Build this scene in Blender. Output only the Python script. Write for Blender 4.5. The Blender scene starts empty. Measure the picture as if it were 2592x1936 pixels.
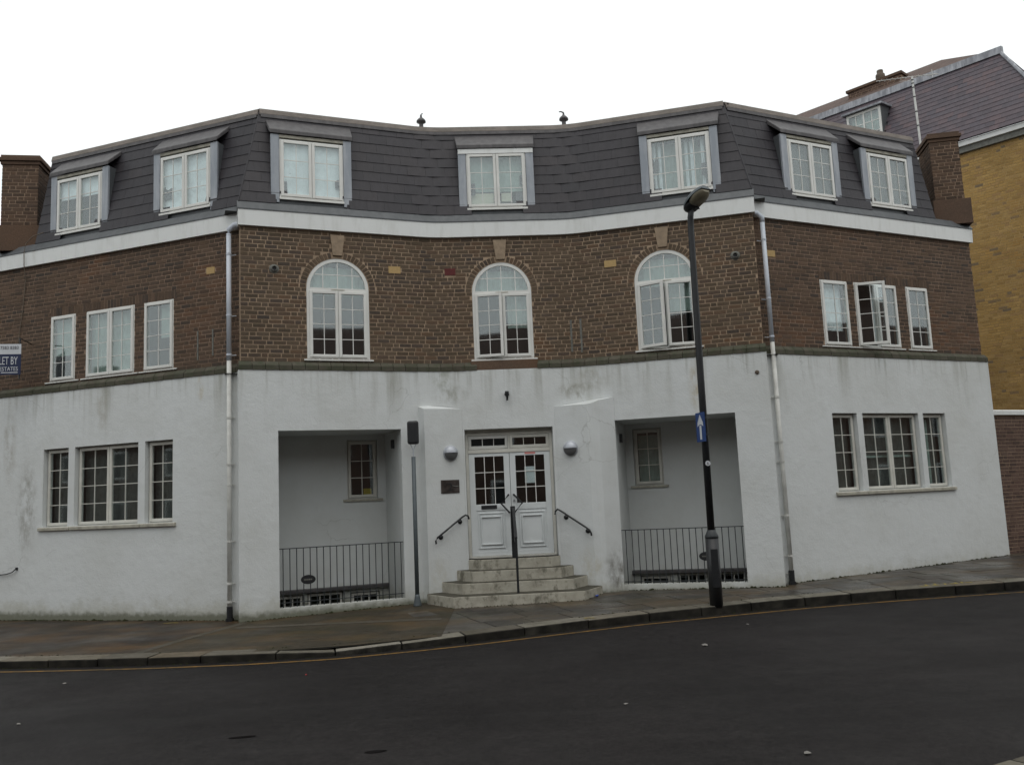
import bpy, math, random
from mathutils import Vector, Matrix
random.seed(7)
R = math.radians
scene = bpy.context.scene
col = scene.collection

# ------------------------------------------------------------------ camera
EYE = 1.75
pitch, roll = R(7.4816), R(-2.5568)
fw = Vector((0, math.cos(pitch), math.sin(pitch)))
up0 = Vector((0, -math.sin(pitch), math.cos(pitch)))
rt0 = Vector((1, 0, 0))
rt = rt0 * math.cos(roll) + up0 * math.sin(roll)
up = -rt0 * math.sin(roll) + up0 * math.cos(roll)
cd = bpy.data.cameras.new('camera')
cam = bpy.data.objects.new('camera', cd)
col.objects.link(cam)
cam.matrix_world = Matrix(((rt.x, up.x, -fw.x, 0), (rt.y, up.y, -fw.y, 0), (rt.z, up.z, -fw.z, EYE), (0, 0, 0, 1)))
cd.sensor_width = 36
cd.sensor_fit = 'HORIZONTAL'
cd.lens = 36 * 2242.33 / 2592
cd.clip_start = 0.05
cd.clip_end = 2000
scene.camera = cam

# ------------------------------------------------------------------ world, sun, exposure
SUN_EL, SUN_ROT = R(68), R(165)
w = bpy.data.worlds.new('World')
scene.world = w
w.use_nodes = True
nt = w.node_tree
nt.nodes.clear()
sky = nt.nodes.new('ShaderNodeTexSky')
sky.sky_type = 'NISHITA'
sky.sun_disc = False
sky.sun_elevation = SUN_EL
sky.sun_rotation = SUN_ROT
sky.dust_density = 6
sky.air_density = 1.0
sky.ozone_density = 1.0
gain = nt.nodes.new('ShaderNodeVectorMath')
gain.operation = 'SCALE'
gain.inputs['Scale'].default_value = 0.10
nt.links.new(sky.outputs[0], gain.inputs[0])
mixw = nt.nodes.new('ShaderNodeMixRGB')           # closed cloud deck over the clear sky
mixw.inputs[0].default_value = 0.88
mixw.inputs[2].default_value = (1.17, 1.21, 1.20, 1)
nt.links.new(gain.outputs[0], mixw.inputs[1])
bg = nt.nodes.new('ShaderNodeBackground')
bg.inputs['Strength'].default_value = 1.0
nt.links.new(mixw.outputs[0], bg.inputs['Color'])
wo = nt.nodes.new('ShaderNodeOutputWorld')
nt.links.new(bg.outputs[0], wo.inputs['Surface'])

sd = bpy.data.lights.new('sun', 'SUN')
sd.energy = 0.6
sd.angle = R(50)
sd.color = (1.0, 0.97, 0.93)
sun = bpy.data.objects.new('sun', sd)
col.objects.link(sun)
sdir = Vector((math.sin(SUN_ROT) * math.cos(SUN_EL), math.cos(SUN_ROT) * math.cos(SUN_EL), math.sin(SUN_EL)))
sun.rotation_euler = (-sdir).to_track_quat('-Z', 'Y').to_euler()
sun.location = (0, 0, 40)

vs = scene.view_settings
vs.view_transform = 'Standard'
vs.look = 'None'
vs.exposure = 0.0
vs.gamma = 1.0
vs.use_curve_mapping = False

# ------------------------------------------------------------------ helpers
def tag(o, label=None, cat=None, group=None, kind=None):
    for k, v in (('label', label), ('category', cat), ('group', group), ('kind', kind)):
        if v:
            o[k] = v
    return o

def org(o):
    p = Vector((0, 0, 0))
    while o is not None:
        p += o.location
        o = o.parent
    return p

def empty(name, loc, label=None, cat=None, group=None):
    o = bpy.data.objects.new(name, None)
    o.empty_display_size = 0.2
    o.location = loc
    col.objects.link(o)
    return tag(o, label, cat, group)

def link(name, me, parent=None, loc=None, mat4=None, mat=None):
    o = bpy.data.objects.new(name, me)
    col.objects.link(o)
    if mat is not None and len(me.materials) == 0:
        me.materials.append(mat)
    if parent is not None:
        o.parent = parent
    if mat4 is not None:
        o.matrix_local = mat4
    elif loc is not None:
        o.location = loc
    return o

class MB:
    def __init__(self):
        self.v, self.f = [], []
    def add(self, vs_, fs):
        b = len(self.v)
        self.v += [tuple(p) for p in vs_]
        self.f += [tuple(i + b for i in f) for f in fs]
    def quad(self, a, b, c, d):
        self.add([a, b, c, d], [(0, 1, 2, 3)])
    def poly(self, pts):
        self.add(pts, [tuple(range(len(pts)))])
    def hexa(self, p):           # 8 points: bottom ring 0-3, top ring 4-7
        self.add(p, [(3, 2, 1, 0), (4, 5, 6, 7), (0, 1, 5, 4), (1, 2, 6, 5), (2, 3, 7, 6), (3, 0, 4, 7)])
    def box(self, x0, x1, y0, y1, z0, z1):
        self.hexa([(x0, y0, z0), (x1, y0, z0), (x1, y1, z0), (x0, y1, z0), (x0, y0, z1), (x1, y0, z1), (x1, y1, z1), (x0, y1, z1)])
    def prism(self, poly, z0, z1):
        n = len(poly)
        self.add([(x, y, z0) for x, y in poly] + [(x, y, z1) for x, y in poly],
                 [tuple(range(n - 1, -1, -1)), tuple(range(n, 2 * n))] + [(i, (i + 1) % n, n + (i + 1) % n, n + i) for i in range(n)])
    def tube(self, pts, r, n=8, cap=True):
        pts = [Vector(p) for p in pts]
        rs = r if isinstance(r, (list, tuple)) else [r] * len(pts)
        rings = []
        for i, p in enumerate(pts):
            d = (pts[min(i + 1, len(pts) - 1)] - pts[max(i - 1, 0)]).normalized()
            a = Vector((0, 0, 1)) if abs(d.z) < .9 else Vector((1, 0, 0))
            u = d.cross(a).normalized()
            v = d.cross(u)
            rings.append([p + (u * math.cos(2 * math.pi * k / n) + v * math.sin(2 * math.pi * k / n)) * rs[i] for k in range(n)])
        b = len(self.v)
        for rg in rings:
            self.v += [tuple(q) for q in rg]
        for i in range(len(rings) - 1):
            for k in range(n):
                self.f.append((b + i * n + k, b + i * n + (k + 1) % n, b + (i + 1) * n + (k + 1) % n, b + (i + 1) * n + k))
        if cap:
            self.f.append(tuple(b + k for k in range(n - 1, -1, -1)))
            self.f.append(tuple(b + (len(rings) - 1) * n + k for k in range(n)))
    def lathe(self, c, prof, n=20, axis=None):       # prof [(r, h)] along axis
        ax = Vector(axis or (0, 0, 1)).normalized()
        a = Vector((0, 0, 1)) if abs(ax.z) < .9 else Vector((1, 0, 0))
        u = ax.cross(a).normalized()
        v = ax.cross(u)
        c = Vector(c)
        b = len(self.v)
        for r_, h in prof:
            for k in range(n):
                t = 2 * math.pi * k / n
                self.v.append(tuple(c + ax * h + (u * math.cos(t) + v * math.sin(t)) * r_))
        for i in range(len(prof) - 1):
            for k in range(n):
                self.f.append((b + i * n + k, b + i * n + (k + 1) % n, b + (i + 1) * n + (k + 1) % n, b + (i + 1) * n + k))
        self.f.append(tuple(b + k for k in range(n - 1, -1, -1)))
        self.f.append(tuple(b + (len(prof) - 1) * n + k for k in range(n)))
    def build(self, name, mat, parent=None, smooth=False, local=False, mat4=None, bevel=0):
        o0 = Vector((0, 0, 0)) if (local or parent is None) else org(parent)
        me = bpy.data.meshes.new(name)
        me.from_pydata([tuple(Vector(p) - o0) for p in self.v], [], self.f)
        me.update()
        if smooth:
            me.polygons.foreach_set('use_smooth', [True] * len(me.polygons))
        me.materials.append(mat)
        o = link(name, me, parent, mat4=mat4)
        if bevel:
            m = o.modifiers.new('bevel', 'BEVEL')
            m.width = bevel
            m.segments = 2
            m.limit_method = 'ANGLE'
            m.angle_limit = R(40)
        return o

class Path:
    """plan polyline with softened inner corners; offset is metres towards the street"""
    def __init__(self, pts, t=0.0):
        self.p = [Vector((x, y)) for x, y in pts]
        self.t = t
        self.s = [0.0]
        for a, b in zip(self.p, self.p[1:]):
            self.s.append(self.s[-1] + (b - a).length)
        self.L = self.s[-1]
    def _pt(self, s):
        for i in range(1, len(self.p) - 1):
            if self.t and abs(s - self.s[i]) < self.t:
                u = (s - self.s[i] + self.t) / (2 * self.t)
                a = self.p[i] + (self.p[i - 1] - self.p[i]).normalized() * self.t
                c = self.p[i] + (self.p[i + 1] - self.p[i]).normalized() * self.t
                return a * (1 - u) ** 2 + self.p[i] * 2 * u * (1 - u) + c * u * u
        i = 0
        while i < len(self.p) - 2 and s > self.s[i + 1]:
            i += 1
        d = (self.p[i + 1] - self.p[i]).normalized()
        return self.p[i] + d * (s - self.s[i])
    def tn(self, s):
        d = (self._pt(s + .01) - self._pt(s - .01)).normalized()
        return d, Vector((d.y, -d.x))
    def pos(self, s, off, z):
        q = self._pt(s) + self.tn(s)[1] * off
        return Vector((q.x, q.y, z))
    def breaks(self, s0, s1):
        b = {s0, s1}
        for i in range(1, len(self.p) - 1):
            for k in range(-4, 5):
                q = self.s[i] + self.t * k / 4
                if s0 < q < s1:
                    b.add(q)
        return b
    def frame(self, s, off, z):
        t, n = self.tn(s)
        o = self.pos(s, off, z)
        return Matrix(((t.x, -n.x, 0, o.x), (t.y, -n.y, 0, o.y), (0, 0, 1, o.z), (0, 0, 0, 1)))

def sweep(mb, path, s0, s1, prof, closed=True, extra=()):
    ss = sorted(path.breaks(s0, s1) | set(extra))
    n = len(prof)
    b = len(mb.v)
    for s in ss:
        for o_, z in prof:
            mb.v.append(tuple(path.pos(s, o_, z)))
    m = n if closed else n - 1
    for i in range(len(ss) - 1):
        for k in range(m):
            mb.f.append((b + i * n + k, b + (i + 1) * n + k, b + (i + 1) * n + (k + 1) % n, b + i * n + (k + 1) % n))
    if closed:
        mb.f.append(tuple(b + k for k in range(n)))
        mb.f.append(tuple(b + (len(ss) - 1) * n + k for k in range(n - 1, -1, -1)))

def wall(mb, path, s0, s1, z0, z1, holes=(), off=0.0, depth=.25):
    """wall face with openings and their reveals; a hole is (sa, sb, za, zb[, zspring])"""
    ss = set(path.breaks(s0, s1))
    zs = {z0, z1}
    for h in holes:
        ss |= {h[0], h[1]}
        zs |= {h[2], h[3]}
        if len(h) > 4:
            zs.add(h[4])
    ss, zs = sorted(x for x in ss if s0 <= x <= s1), sorted(zs)
    for a, b in zip(ss, ss[1:]):
        for c, d in zip(zs, zs[1:]):
            m, q = (a + b) / 2, (c + d) / 2
            if any(h[0] < m < h[1] and h[2] < q < h[3] for h in holes):
                continue
            mb.quad(path.pos(a, off, c), path.pos(b, off, c), path.pos(b, off, d), path.pos(a, off, d))
    for h in holes:
        sa, sb, za, zb = h[:4]
        o2 = off - depth
        if len(h) > 4:
            zsp = h[4]
            cs, r_ = (sa + sb) / 2, (sb - sa) / 2
            arc = [(cs - r_ * math.cos(math.pi * k / 24), zsp + (zb - zsp) * math.sin(math.pi * k / 24)) for k in range(25)]
            for (a, c), (b, d) in zip(arc, arc[1:]):
                mb.quad(path.pos(a, off, c), path.pos(b, off, d), path.pos(b, off, zb), path.pos(a, off, zb))
                mb.quad(path.pos(a, off, c), path.pos(a, o2, c), path.pos(b, o2, d), path.pos(b, off, d))
            top = zsp
        else:
            top = zb
            mb.quad(path.pos(sa, off, zb), path.pos(sa, o2, zb), path.pos(sb, o2, zb), path.pos(sb, off, zb))
        mb.quad(path.pos(sa, off, za), path.pos(sb, off, za), path.pos(sb, o2, za), path.pos(sa, o2, za))
        mb.quad(path.pos(sa, off, za), path.pos(sa, o2, za), path.pos(sa, o2, top), path.pos(sa, off, top))
        mb.quad(path.pos(sb, off, za), path.pos(sb, off, top), path.pos(sb, o2, top), path.pos(sb, o2, za))

# ------------------------------------------------------------------ materials
class NT:
    def __init__(self, name):
        self.m = bpy.data.materials.new(name)
        self.m.use_nodes = True
        self.t = self.m.node_tree
        self.t.nodes.clear()
        self.out = self.t.nodes.new('ShaderNodeOutputMaterial')
        self.geo = None
    def new(self, typ, **kw):
        n = self.t.nodes.new(typ)
        for k, v in kw.items():
            setattr(n, k, v)
        return n
    def set(self, sock, v):
        if hasattr(v, 'is_output'):
            self.t.links.new(v, sock)
        else:
            if isinstance(v, (tuple, list)) and len(v) == 3 and sock.type == 'RGBA':
                v = (*v, 1)
            sock.default_value = v
    def pos(self, sc=(1, 1, 1)):
        if self.geo is None:
            self.geo = self.new('ShaderNodeNewGeometry')
        if sc == (1, 1, 1):
            return self.geo.outputs['Position']
        n = self.new('ShaderNodeVectorMath', operation='MULTIPLY')
        self.t.links.new(self.geo.outputs['Position'], n.inputs[0])
        n.inputs[1].default_value = sc
        return n.outputs[0]
    def z(self):
        n = self.new('ShaderNodeSeparateXYZ')
        self.set(n.inputs[0], self.pos())
        return n.outputs['Z']
    def noise(self, scale, detail=4, rough=.55, sc=(1, 1, 1), vec=None):
        n = self.new('ShaderNodeTexNoise')
        self.set(n.inputs['Vector'], vec if vec is not None else self.pos(sc))
        n.inputs['Scale'].default_value = scale
        n.inputs['Detail'].default_value = detail
        n.inputs['Roughness'].default_value = rough
        return n.outputs['Fac']
    def ramp(self, fac, stops, interp='LINEAR'):
        n = self.new('ShaderNodeValToRGB')
        n.color_ramp.interpolation = interp
        e = n.color_ramp.elements
        while len(e) < len(stops):
            e.new(.5)
        for i, (p, c) in enumerate(stops):
            e[i].position = p
            e[i].color = (c, c, c, 1) if not isinstance(c, tuple) else (*c, 1)
        self.set(n.inputs[0], fac)
        return n.outputs[0]
    def math(self, op, a, b=0.0, c=None):
        n = self.new('ShaderNodeMath', operation=op)
        n.use_clamp = False
        self.set(n.inputs[0], a)
        self.set(n.inputs[1], b)
        if c is not None:
            self.set(n.inputs[2], c)
        return n.outputs[0]
    def band(self, v, a, b):       # 0 at a, 1 at b, smooth
        n = self.new('ShaderNodeMapRange')
        n.interpolation_type = 'SMOOTHSTEP'
        self.set(n.inputs['Value'], v)
        n.inputs['From Min'].default_value = a
        n.inputs['From Max'].default_value = b
        return n.outputs['Result']
    def mix(self, fac, a, b, mode='MIX'):
        n = self.new('ShaderNodeMixRGB', blend_type=mode)
        self.set(n.inputs[0], fac)
        self.set(n.inputs[1], a)
        self.set(n.inputs[2], b)
        return n.outputs[0]
    def rnd(self):                 # one random number for each piece, single object or joined island
        if self.geo is None:
            self.pos()
        oi = self.new('ShaderNodeObjectInfo')
        s = self.math('ADD', oi.outputs['Random'], self.geo.outputs['Random Per Island'])
        return self.math('FRACT', s)
    def bump(self, h, strength, dist=.01):
        n = self.new('ShaderNodeBump')
        n.inputs['Strength'].default_value = strength
        n.inputs['Distance'].default_value = dist
        self.set(n.inputs['Height'], h)
        return n.outputs[0]
    def finish(self, color, rough=.7, metal=0.0, spec=.4, normal=None, emis=None):
        p = self.new('ShaderNodeBsdfPrincipled')
        self.set(p.inputs['Base Color'], color)
        self.set(p.inputs['Roughness'], rough)
        p.inputs['Metallic'].default_value = metal
        p.inputs['Specular IOR Level'].default_value = spec
        if normal is not None:
            self.set(p.inputs['Normal'], normal)
        self.t.links.new(p.outputs[0], self.out.inputs[0])
        return self.m

def simple(name, c, rough=.6, metal=0, spec=.4, var=.15, scale=6, bump=.0, bscale=60):
    n = NT(name)
    f = n.ramp(n.noise(scale), [(.3, 1 - var), (.7, 1 + var)])
    cc = n.mix(1.0, c, f, 'MULTIPLY')
    nm = n.bump(n.noise(bscale, 3), bump) if bump else None
    return n.finish(cc, rough, metal, spec, nm)

M = {}
# stains with a shape and place of their own on the painted render
STAINS = [((-9.3, 16.9, 2.0), (.32, 1.25), .75, (.26, .25, .22)), ((-9.75, 17.1, 3.2), (.25, .9), .6, (.30, .27, .22)),
          ((-1.15, 16.25, 3.72), (.45, .22), .75, (.24, .24, .19)), ((-1.3, 16.25, 4.0), (.3, .28), .6, (.22, .24, .17)),
          ((1.15, 16.4, 3.70), (.42, .22), .75, (.22, .21, .16)), ((1.5, 16.3, 3.9), (.5, .35), .5, (.30, .28, .22)),
          ((1.75, 16.25, .35), (.42, .60), .8, (.14, .13, .11)), ((3.3, 15.85, 3.6), (.16, .6), .7, (.40, .33, .20)),
          ((-7.6, 16.3, 3.75), (.18, .55), .7, (.36, .33, .27)), ((-5.5, 15.5, 3.95), (.10, .30), .7, (.42, .33, .17)),
          ((-1.35, 15.9, .5), (.35, .45), .5, (.40, .36, .24)), ((1.25, 16.1, .5), (.35, .45), .5, (.40, .36, .24))]
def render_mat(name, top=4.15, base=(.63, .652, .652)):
    n = NT(name)
    z = n.z()
    c = base
    blot = n.ramp(n.noise(.7, 5, .6), [(.42, 0), (.72, 1)])
    c = n.mix(n.math('MULTIPLY', blot, .30), c, (.45, .45, .41))
    blot2 = n.ramp(n.noise(2.6, 6, .65), [(.5, 0), (.8, 1)])
    c = n.mix(n.math('MULTIPLY', blot2, .22), c, (.40, .40, .37))
    # rain streaks running down from the string course
    st = n.ramp(n.noise(1.0, 5, .6, sc=(3.1, 3.1, .26)), [(.52, 0), (.74, 1)])
    zm = n.math('MULTIPLY', n.band(z, top - 1.25, top - .05), .75)
    c = n.mix(n.math('MULTIPLY', st, zm), c, (.31, .31, .27))
    st2 = n.ramp(n.noise(1.0, 4, .6, sc=(13, 13, .45)), [(.54, 0), (.74, 1)])
    zm2 = n.math('MULTIPLY', n.band(z, top - .55, top - .02), .6)
    c = n.mix(n.math('MULTIPLY', st2, zm2), c, (.27, .27, .23))
    # moss and splash along the foot
    sp = n.noise(3.2, 6, .7)
    lim = n.math('MULTIPLY_ADD', sp, .70, -.22)
    foot = n.math('SUBTRACT', 1.0, n.band(n.math('SUBTRACT', z, lim), -.12, .22))
    c = n.mix(n.math('MULTIPLY', foot, .45), c, (.33, .32, .235))
    gr = n.math('SUBTRACT', 1.0, n.band(n.math('SUBTRACT', z, n.math('MULTIPLY', n.noise(11, 4), .16)), -.10, .03))
    c = n.mix(n.math('MULTIPLY', gr, .8), c, (.085, .09, .05))
    for (cx, cy, cz), (kx, kz), amt, cc in STAINS:
        sv = n.new('ShaderNodeVectorMath', operation='SUBTRACT')
        n.set(sv.inputs[0], n.pos())
        sv.inputs[1].default_value = (cx, cy, cz)
        sm_ = n.new('ShaderNodeVectorMath', operation='MULTIPLY')
        n.set(sm_.inputs[0], sv.outputs[0])
        sm_.inputs[1].default_value = (1 / kx, 1 / kx, 1 / kz)
        ln_ = n.new('ShaderNodeVectorMath', operation='LENGTH')
        n.set(ln_.inputs[0], sm_.outputs[0])
        msk = n.math('SUBTRACT', 1.0, n.band(ln_.outputs['Value'], .25, 1.0))
        msk = n.math('MULTIPLY', msk, n.ramp(n.noise(7, 6, .7, sc=(1, 1, .6)), [(.40, 0), (.66, 1)]))
        c = n.mix(n.math('MULTIPLY', msk, amt), c, cc)
    # hair cracks
    nv = n.new('ShaderNodeVectorMath', operation='ADD')
    n.set(nv.inputs[0], n.pos())
    nz = n.new('ShaderNodeTexNoise')
    n.set(nz.inputs['Vector'], n.pos())
    nz.inputs['Scale'].default_value = 2.5
    nz.inputs['Detail'].default_value = 5
    vs2 = n.new('ShaderNodeVectorMath', operation='SCALE')
    vs2.inputs['Scale'].default_value = .35
    n.set(vs2.inputs[0], nz.outputs['Color'])
    n.set(nv.inputs[1], vs2.outputs[0])
    vo = n.new('ShaderNodeTexVoronoi', feature='DISTANCE_TO_EDGE')
    n.set(vo.inputs['Vector'], nv.outputs[0])
    vo.inputs['Scale'].default_value = .62
    crack = n.math('SUBTRACT', 1.0, n.band(vo.outputs['Distance'], .0005, .004))
    cm = n.ramp(n.noise(.55, 2), [(.50, 0), (.60, 1)])
    c = n.mix(n.math('MULTIPLY', n.math('MULTIPLY', crack, cm), .30), c, (.22, .22, .20))
    h = n.math('ADD', n.noise(38, 5, .65), n.math('MULTIPLY', n.noise(6, 4), 2.0))
    return n.finish(c, .75, 0, .25, n.bump(h, .35, .012))
M['render'] = render_mat('white_painted_render')
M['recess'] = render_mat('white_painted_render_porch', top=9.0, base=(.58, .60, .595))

def brick_mat(name, stops, patch=None, patch_lim=(.60, .72), soot=0.0, moss=None):
    n = NT(name)
    r_ = n.rnd()
    c = n.ramp(r_, stops)
    v = n.ramp(n.noise(45, 5, .6), [(.25, .72), (.75, 1.3)])
    c = n.mix(1.0, c, v, 'MULTIPLY')
    if patch:
        pm = n.ramp(n.noise(.55, 3, .5), [(patch_lim[0], 0), (patch_lim[1], 1)])
        pr = n.math('MULTIPLY', pm, n.ramp(n.math('FRACT', n.math('MULTIPLY', r_, 7.31)), [(.3, .1), (.7, .75)]))
        c = n.mix(pr, c, patch)
    sm = n.ramp(n.noise(1.1, 5, .6), [(.40, 0), (.75, 1)])
    c = n.mix(n.math('MULTIPLY', sm, .35 + soot), c, (.045, .040, .034))
    h = n.noise(70, 4, .7)
    return n.finish(c, .88, 0, .2, n.bump(h, .5, .006))
BR = [(0, (.080, .060, .042)), (.18, (.122, .088, .060)), (.36, (.096, .069, .047)), (.55, (.132, .096, .066)), (.72, (.084, .064, .052)), (.86, (.138, .088, .056)), (1, (.068, .055, .046))]
M['brick'] = brick_mat('brown_stock_brick', BR, patch=(.215, .105, .050), patch_lim=(.56, .68))
M['brick_wing'] = brick_mat('red_brown_brick', [(0, (.066, .048, .037)), (.25, (.116, .078, .053)), (.5, (.078, .056, .042)), (.75, (.130, .086, .060)), (1, (.058, .047, .040))], patch=(.165, .082, .045), patch_lim=(.54, .68))
M['brick_chimney'] = brick_mat('sooty_chimney_brick', [(0, (.062, .042, .031)), (.5, (.118, .074, .050)), (1, (.088, .060, .046))], patch=(.15, .075, .045), soot=.0)
M['brick_yellow'] = brick_mat('yellow_stock_brick', [(0, (.28, .175, .062)), (.25, (.38, .24, .085)), (.5, (.32, .20, .070)), (.75, (.40, .26, .10)), (.93, (.30, .185, .08)), (.97, (.22, .15, .08)), (1, (.17, .13, .085))], patch=(.44, .24, .065))
M['brick_garden'] = brick_mat('dark_purple_brick', [(0, (.07, .045, .038)), (.5, (.11, .068, .055)), (1, (.13, .085, .068))], patch=(.16, .08, .05), soot=.2)
def mortar(name, c, d=.25):
    n = NT(name)
    f = n.ramp(n.noise(2.2, 5, .6), [(.35, 1 - d), (.7, 1 + d * .6)])
    cc = n.mix(1.0, c, f, 'MULTIPLY')
    return n.finish(cc, .95, 0, .15, n.bump(n.noise(90, 4), .5, .005))
M['mortar'] = mortar('buff_mortar', (.37, .275, .195))
M['mortar_wing'] = mortar('dark_mortar', (.290, .205, .150))
M['mortar_yellow'] = mortar('ochre_mortar', (.40, .28, .13))
M['mortar_dark'] = mortar('sooty_mortar', (.30, .215, .155))

def moss_mat():
    n = NT('mossy_plinth_brick')
    c = n.ramp(n.rnd(), [(0, (.070, .068, .052)), (.5, (.100, .092, .072)), (1, (.080, .070, .055))])
    g = n.ramp(n.noise(7, 6, .65), [(.40, 0), (.68, 1)])
    c = n.mix(n.math('MULTIPLY', g, .8), c, (.052, .060, .036))
    return n.finish(c, .9, 0, .2, n.bump(n.noise(60, 4), .6, .008))
M['moss'] = moss_mat()

def slate_mat(name, stops, lich=.0):
    n = NT(name)
    c = n.ramp(n.rnd(), stops)
    v = n.ramp(n.noise(14, 5, .6, sc=(1, 1, .35)), [(.25, .78), (.75, 1.22)])
    c = n.mix(1.0, c, v, 'MULTIPLY')
    return n.finish(c, .55, 0, .35, n.bump(n.noise(40, 5, .7), .35, .006))
M['slate'] = slate_mat('dark_roof_slate', [(0, (.027, .025, .030)), (.3, (.032, .029, .034)), (.6, (.029, .027, .032)), (.85, (.035, .031, .035)), (1, (.025, .024, .029))])
M['slate_far'] = slate_mat('purple_roof_slate', [(0, (.055, .045, .056)), (.35, (.080, .060, .070)), (.7, (.065, .055, .068)), (1, (.095, .064, .070))])
M['slate_back'] = simple('roof_underlay', (.045, .043, .048), .9)

def lead_mat(name, c, pale):
    n = NT(name)
    s = n.ramp(n.noise(1.0, 5, .6, sc=(9, 9, 1.6)), [(.38, 0), (.70, 1)])
    cc = n.mix(s, c, pale)
    return n.finish(cc, .5, .15, .4, n.bump(n.noise(9, 4), .25, .02))
M['lead'] = lead_mat('weathered_lead', (.066, .062, .064), (.105, .099, .101))
M['lead_pale'] = lead_mat('pale_lead_cladding', (.26, .285, .32), (.38, .40, .43))
M['lead_dark'] = lead_mat('dark_lead_flashing', (.072, .078, .083), (.098, .104, .110))
M['lead_white'] = lead_mat('chalky_lead', (.17, .175, .195), (.36, .37, .40))
def trim_mat():
    n = NT('weathered_roof_edge')
    s = n.ramp(n.noise(1.4, 6, .65, sc=(3, 3, 5)), [(.35, 0), (.7, 1)])
    return n.finish(n.mix(s, (.155, .138, .122), (.235, .205, .185)), .8, 0, .25, n.bump(n.noise(25, 5), .4, .01))
M['trim'] = trim_mat()
def fascia_mat():
    n = NT('white_fascia_paint')
    st = n.ramp(n.noise(1.0, 5, .6, sc=(7, 7, 1.5)), [(.5, 0), (.75, 1)])
    c = n.mix(n.math('MULTIPLY', st, .35), (.74, .755, .745), (.45, .45, .41))
    return n.finish(c, .5, 0, .35, n.bump(n.noise(5, 3), .1, .01))
M['fascia'] = fascia_mat()
M['upvc'] = simple('white_window_plastic', (.68, .68, .65), .4, var=.06, scale=3)
M['door_white'] = simple('white_door_paint', (.64, .67, .675), .4, var=.06, scale=3)
M['upvc_dull'] = simple('aged_white_paint', (.58, .57, .52), .55, var=.10, scale=4)
M['sill'] = simple('stained_sill', (.36, .345, .29), .8, var=.25, scale=8, bump=.2)
M['curtain'] = simple('net_curtain', (.80, .84, .85), .95, spec=.1, var=.10, scale=9)
M['curtain_dim'] = simple('grey_blind', (.34, .41, .37), .95, spec=.1, var=.12, scale=7)
M['curtain_dark'] = simple('dark_grey_net', (.115, .115, .105), .95, spec=.1, var=.15, scale=7)
M['cream_box'] = simple('cream_card', (.66, .63, .50), .8, var=.06)
M['green'] = simple('bright_green_plastic', (.12, .42, .10), .5, var=.2)
M['yellow_card'] = simple('yellow_card', (.55, .43, .03), .6, var=.1)
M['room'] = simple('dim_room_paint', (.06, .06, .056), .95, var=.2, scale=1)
M['paper'] = simple('white_paper', (.70, .73, .74), .7, var=.05)
M['red'] = simple('faded_red_print', (.60, .22, .20), .6)
def glass_mat(name, tint=(.93, .965, .965), ior=1.95):
    n = NT(name)
    lw = n.new('ShaderNodeLayerWeight')
    lw.inputs['Blend'].default_value = .5
    f5 = n.math('POWER', lw.outputs['Facing'], 5.0)
    f0 = ((ior - 1) / (ior + 1)) ** 2
    fres = n.math('MULTIPLY_ADD', f5, 1 - f0, f0)
    tr = n.new('ShaderNodeBsdfTransparent')
    tr.inputs['Color'].default_value = (*tint, 1)
    gl = n.new('ShaderNodeBsdfGlossy')
    gl.inputs['Roughness'].default_value = .03
    gl.inputs['Color'].default_value = (.93, .97, .98, 1)
    n.set(gl.inputs['Normal'], n.bump(n.noise(1.1, 1), .03, .02))
    mx = n.new('ShaderNodeMixShader')
    n.t.links.new(fres, mx.inputs[0])
    n.t.links.new(tr.outputs[0], mx.inputs[1])
    n.t.links.new(gl.outputs[0], mx.inputs[2])
    n.t.links.new(mx.outputs[0], n.out.inputs[0])
    return n.m
M['glass'] = glass_mat('window_glass')
M['black'] = simple('black_iron_paint', (.018, .019, .021), .42, var=.2, scale=20)
M['rail'] = simple('dark_grey_iron', (.032, .037, .040), .5, var=.2, scale=20)
M['post_grey'] = simple('grey_post_paint', (.075, .090, .098), .5, var=.12, scale=10)
M['pipe'] = simple('white_downpipe', (.52, .56, .62), .35, var=.08, scale=3)
M['pipe_old'] = simple('painted_downpipe', (.56, .56, .53), .6, var=.15, scale=5, bump=.2)
M['steel'] = simple('brushed_steel', (.42, .44, .46), .35, .7, var=.12, scale=5)
M['lampglass'] = simple('smoky_lamp_glass', (.045, .045, .047), .5, spec=.2, var=.1)
M['lampgrey'] = simple('grey_lamp_glass', (.12, .12, .122), .5, spec=.25, var=.1)
M['silver'] = simple('silver_lamp_cap', (.44, .46, .50), .45, .35, var=.1)
M['plaque'] = simple('bronze_photo_plaque', (.050, .042, .038), .3, var=.6, scale=9)
M['vent_y'] = simple('yellow_air_brick', (.42, .29, .13), .85, var=.1, scale=30, bump=.3)
M['vent_r'] = simple('red_air_brick', (.105, .022, .022), .85, var=.15, scale=30)
M['stone'] = simple('weathered_keystone', (.285, .215, .150), .9, var=.2, scale=12, bump=.4)
M['concrete_vent'] = simple('grey_cement', (.15, .15, .135), .9, var=.25, scale=12, bump=.4)
M['blue'] = simple('blue_sign_paint', (.012, .045, .17), .5, var=.12, scale=15)
M['navy'] = simple('navy_board', (.012, .020, .060), .45, var=.15)
M['signwhite'] = simple('sign_white', (.55, .57, .60), .5, var=.1)
M['signgrey'] = simple('sign_dark_print', (.10, .10, .12), .5, var=.1)
M['amber_bowl'] = simple('clouded_lamp_bowl', (.19, .17, .12), .35, var=.25, scale=8)
M['clay'] = simple('clay_chimney_pot', (.115, .090, .070), .85, var=.25)
M['aerial'] = simple('pale_aerial_metal', (.55, .55, .53), .5, .2, var=.2)
M['cable'] = simple('brown_cable', (.14, .11, .08), .7)
M['litter'] = simple('scrap_paper', (.20, .19, .175), .9)
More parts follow.
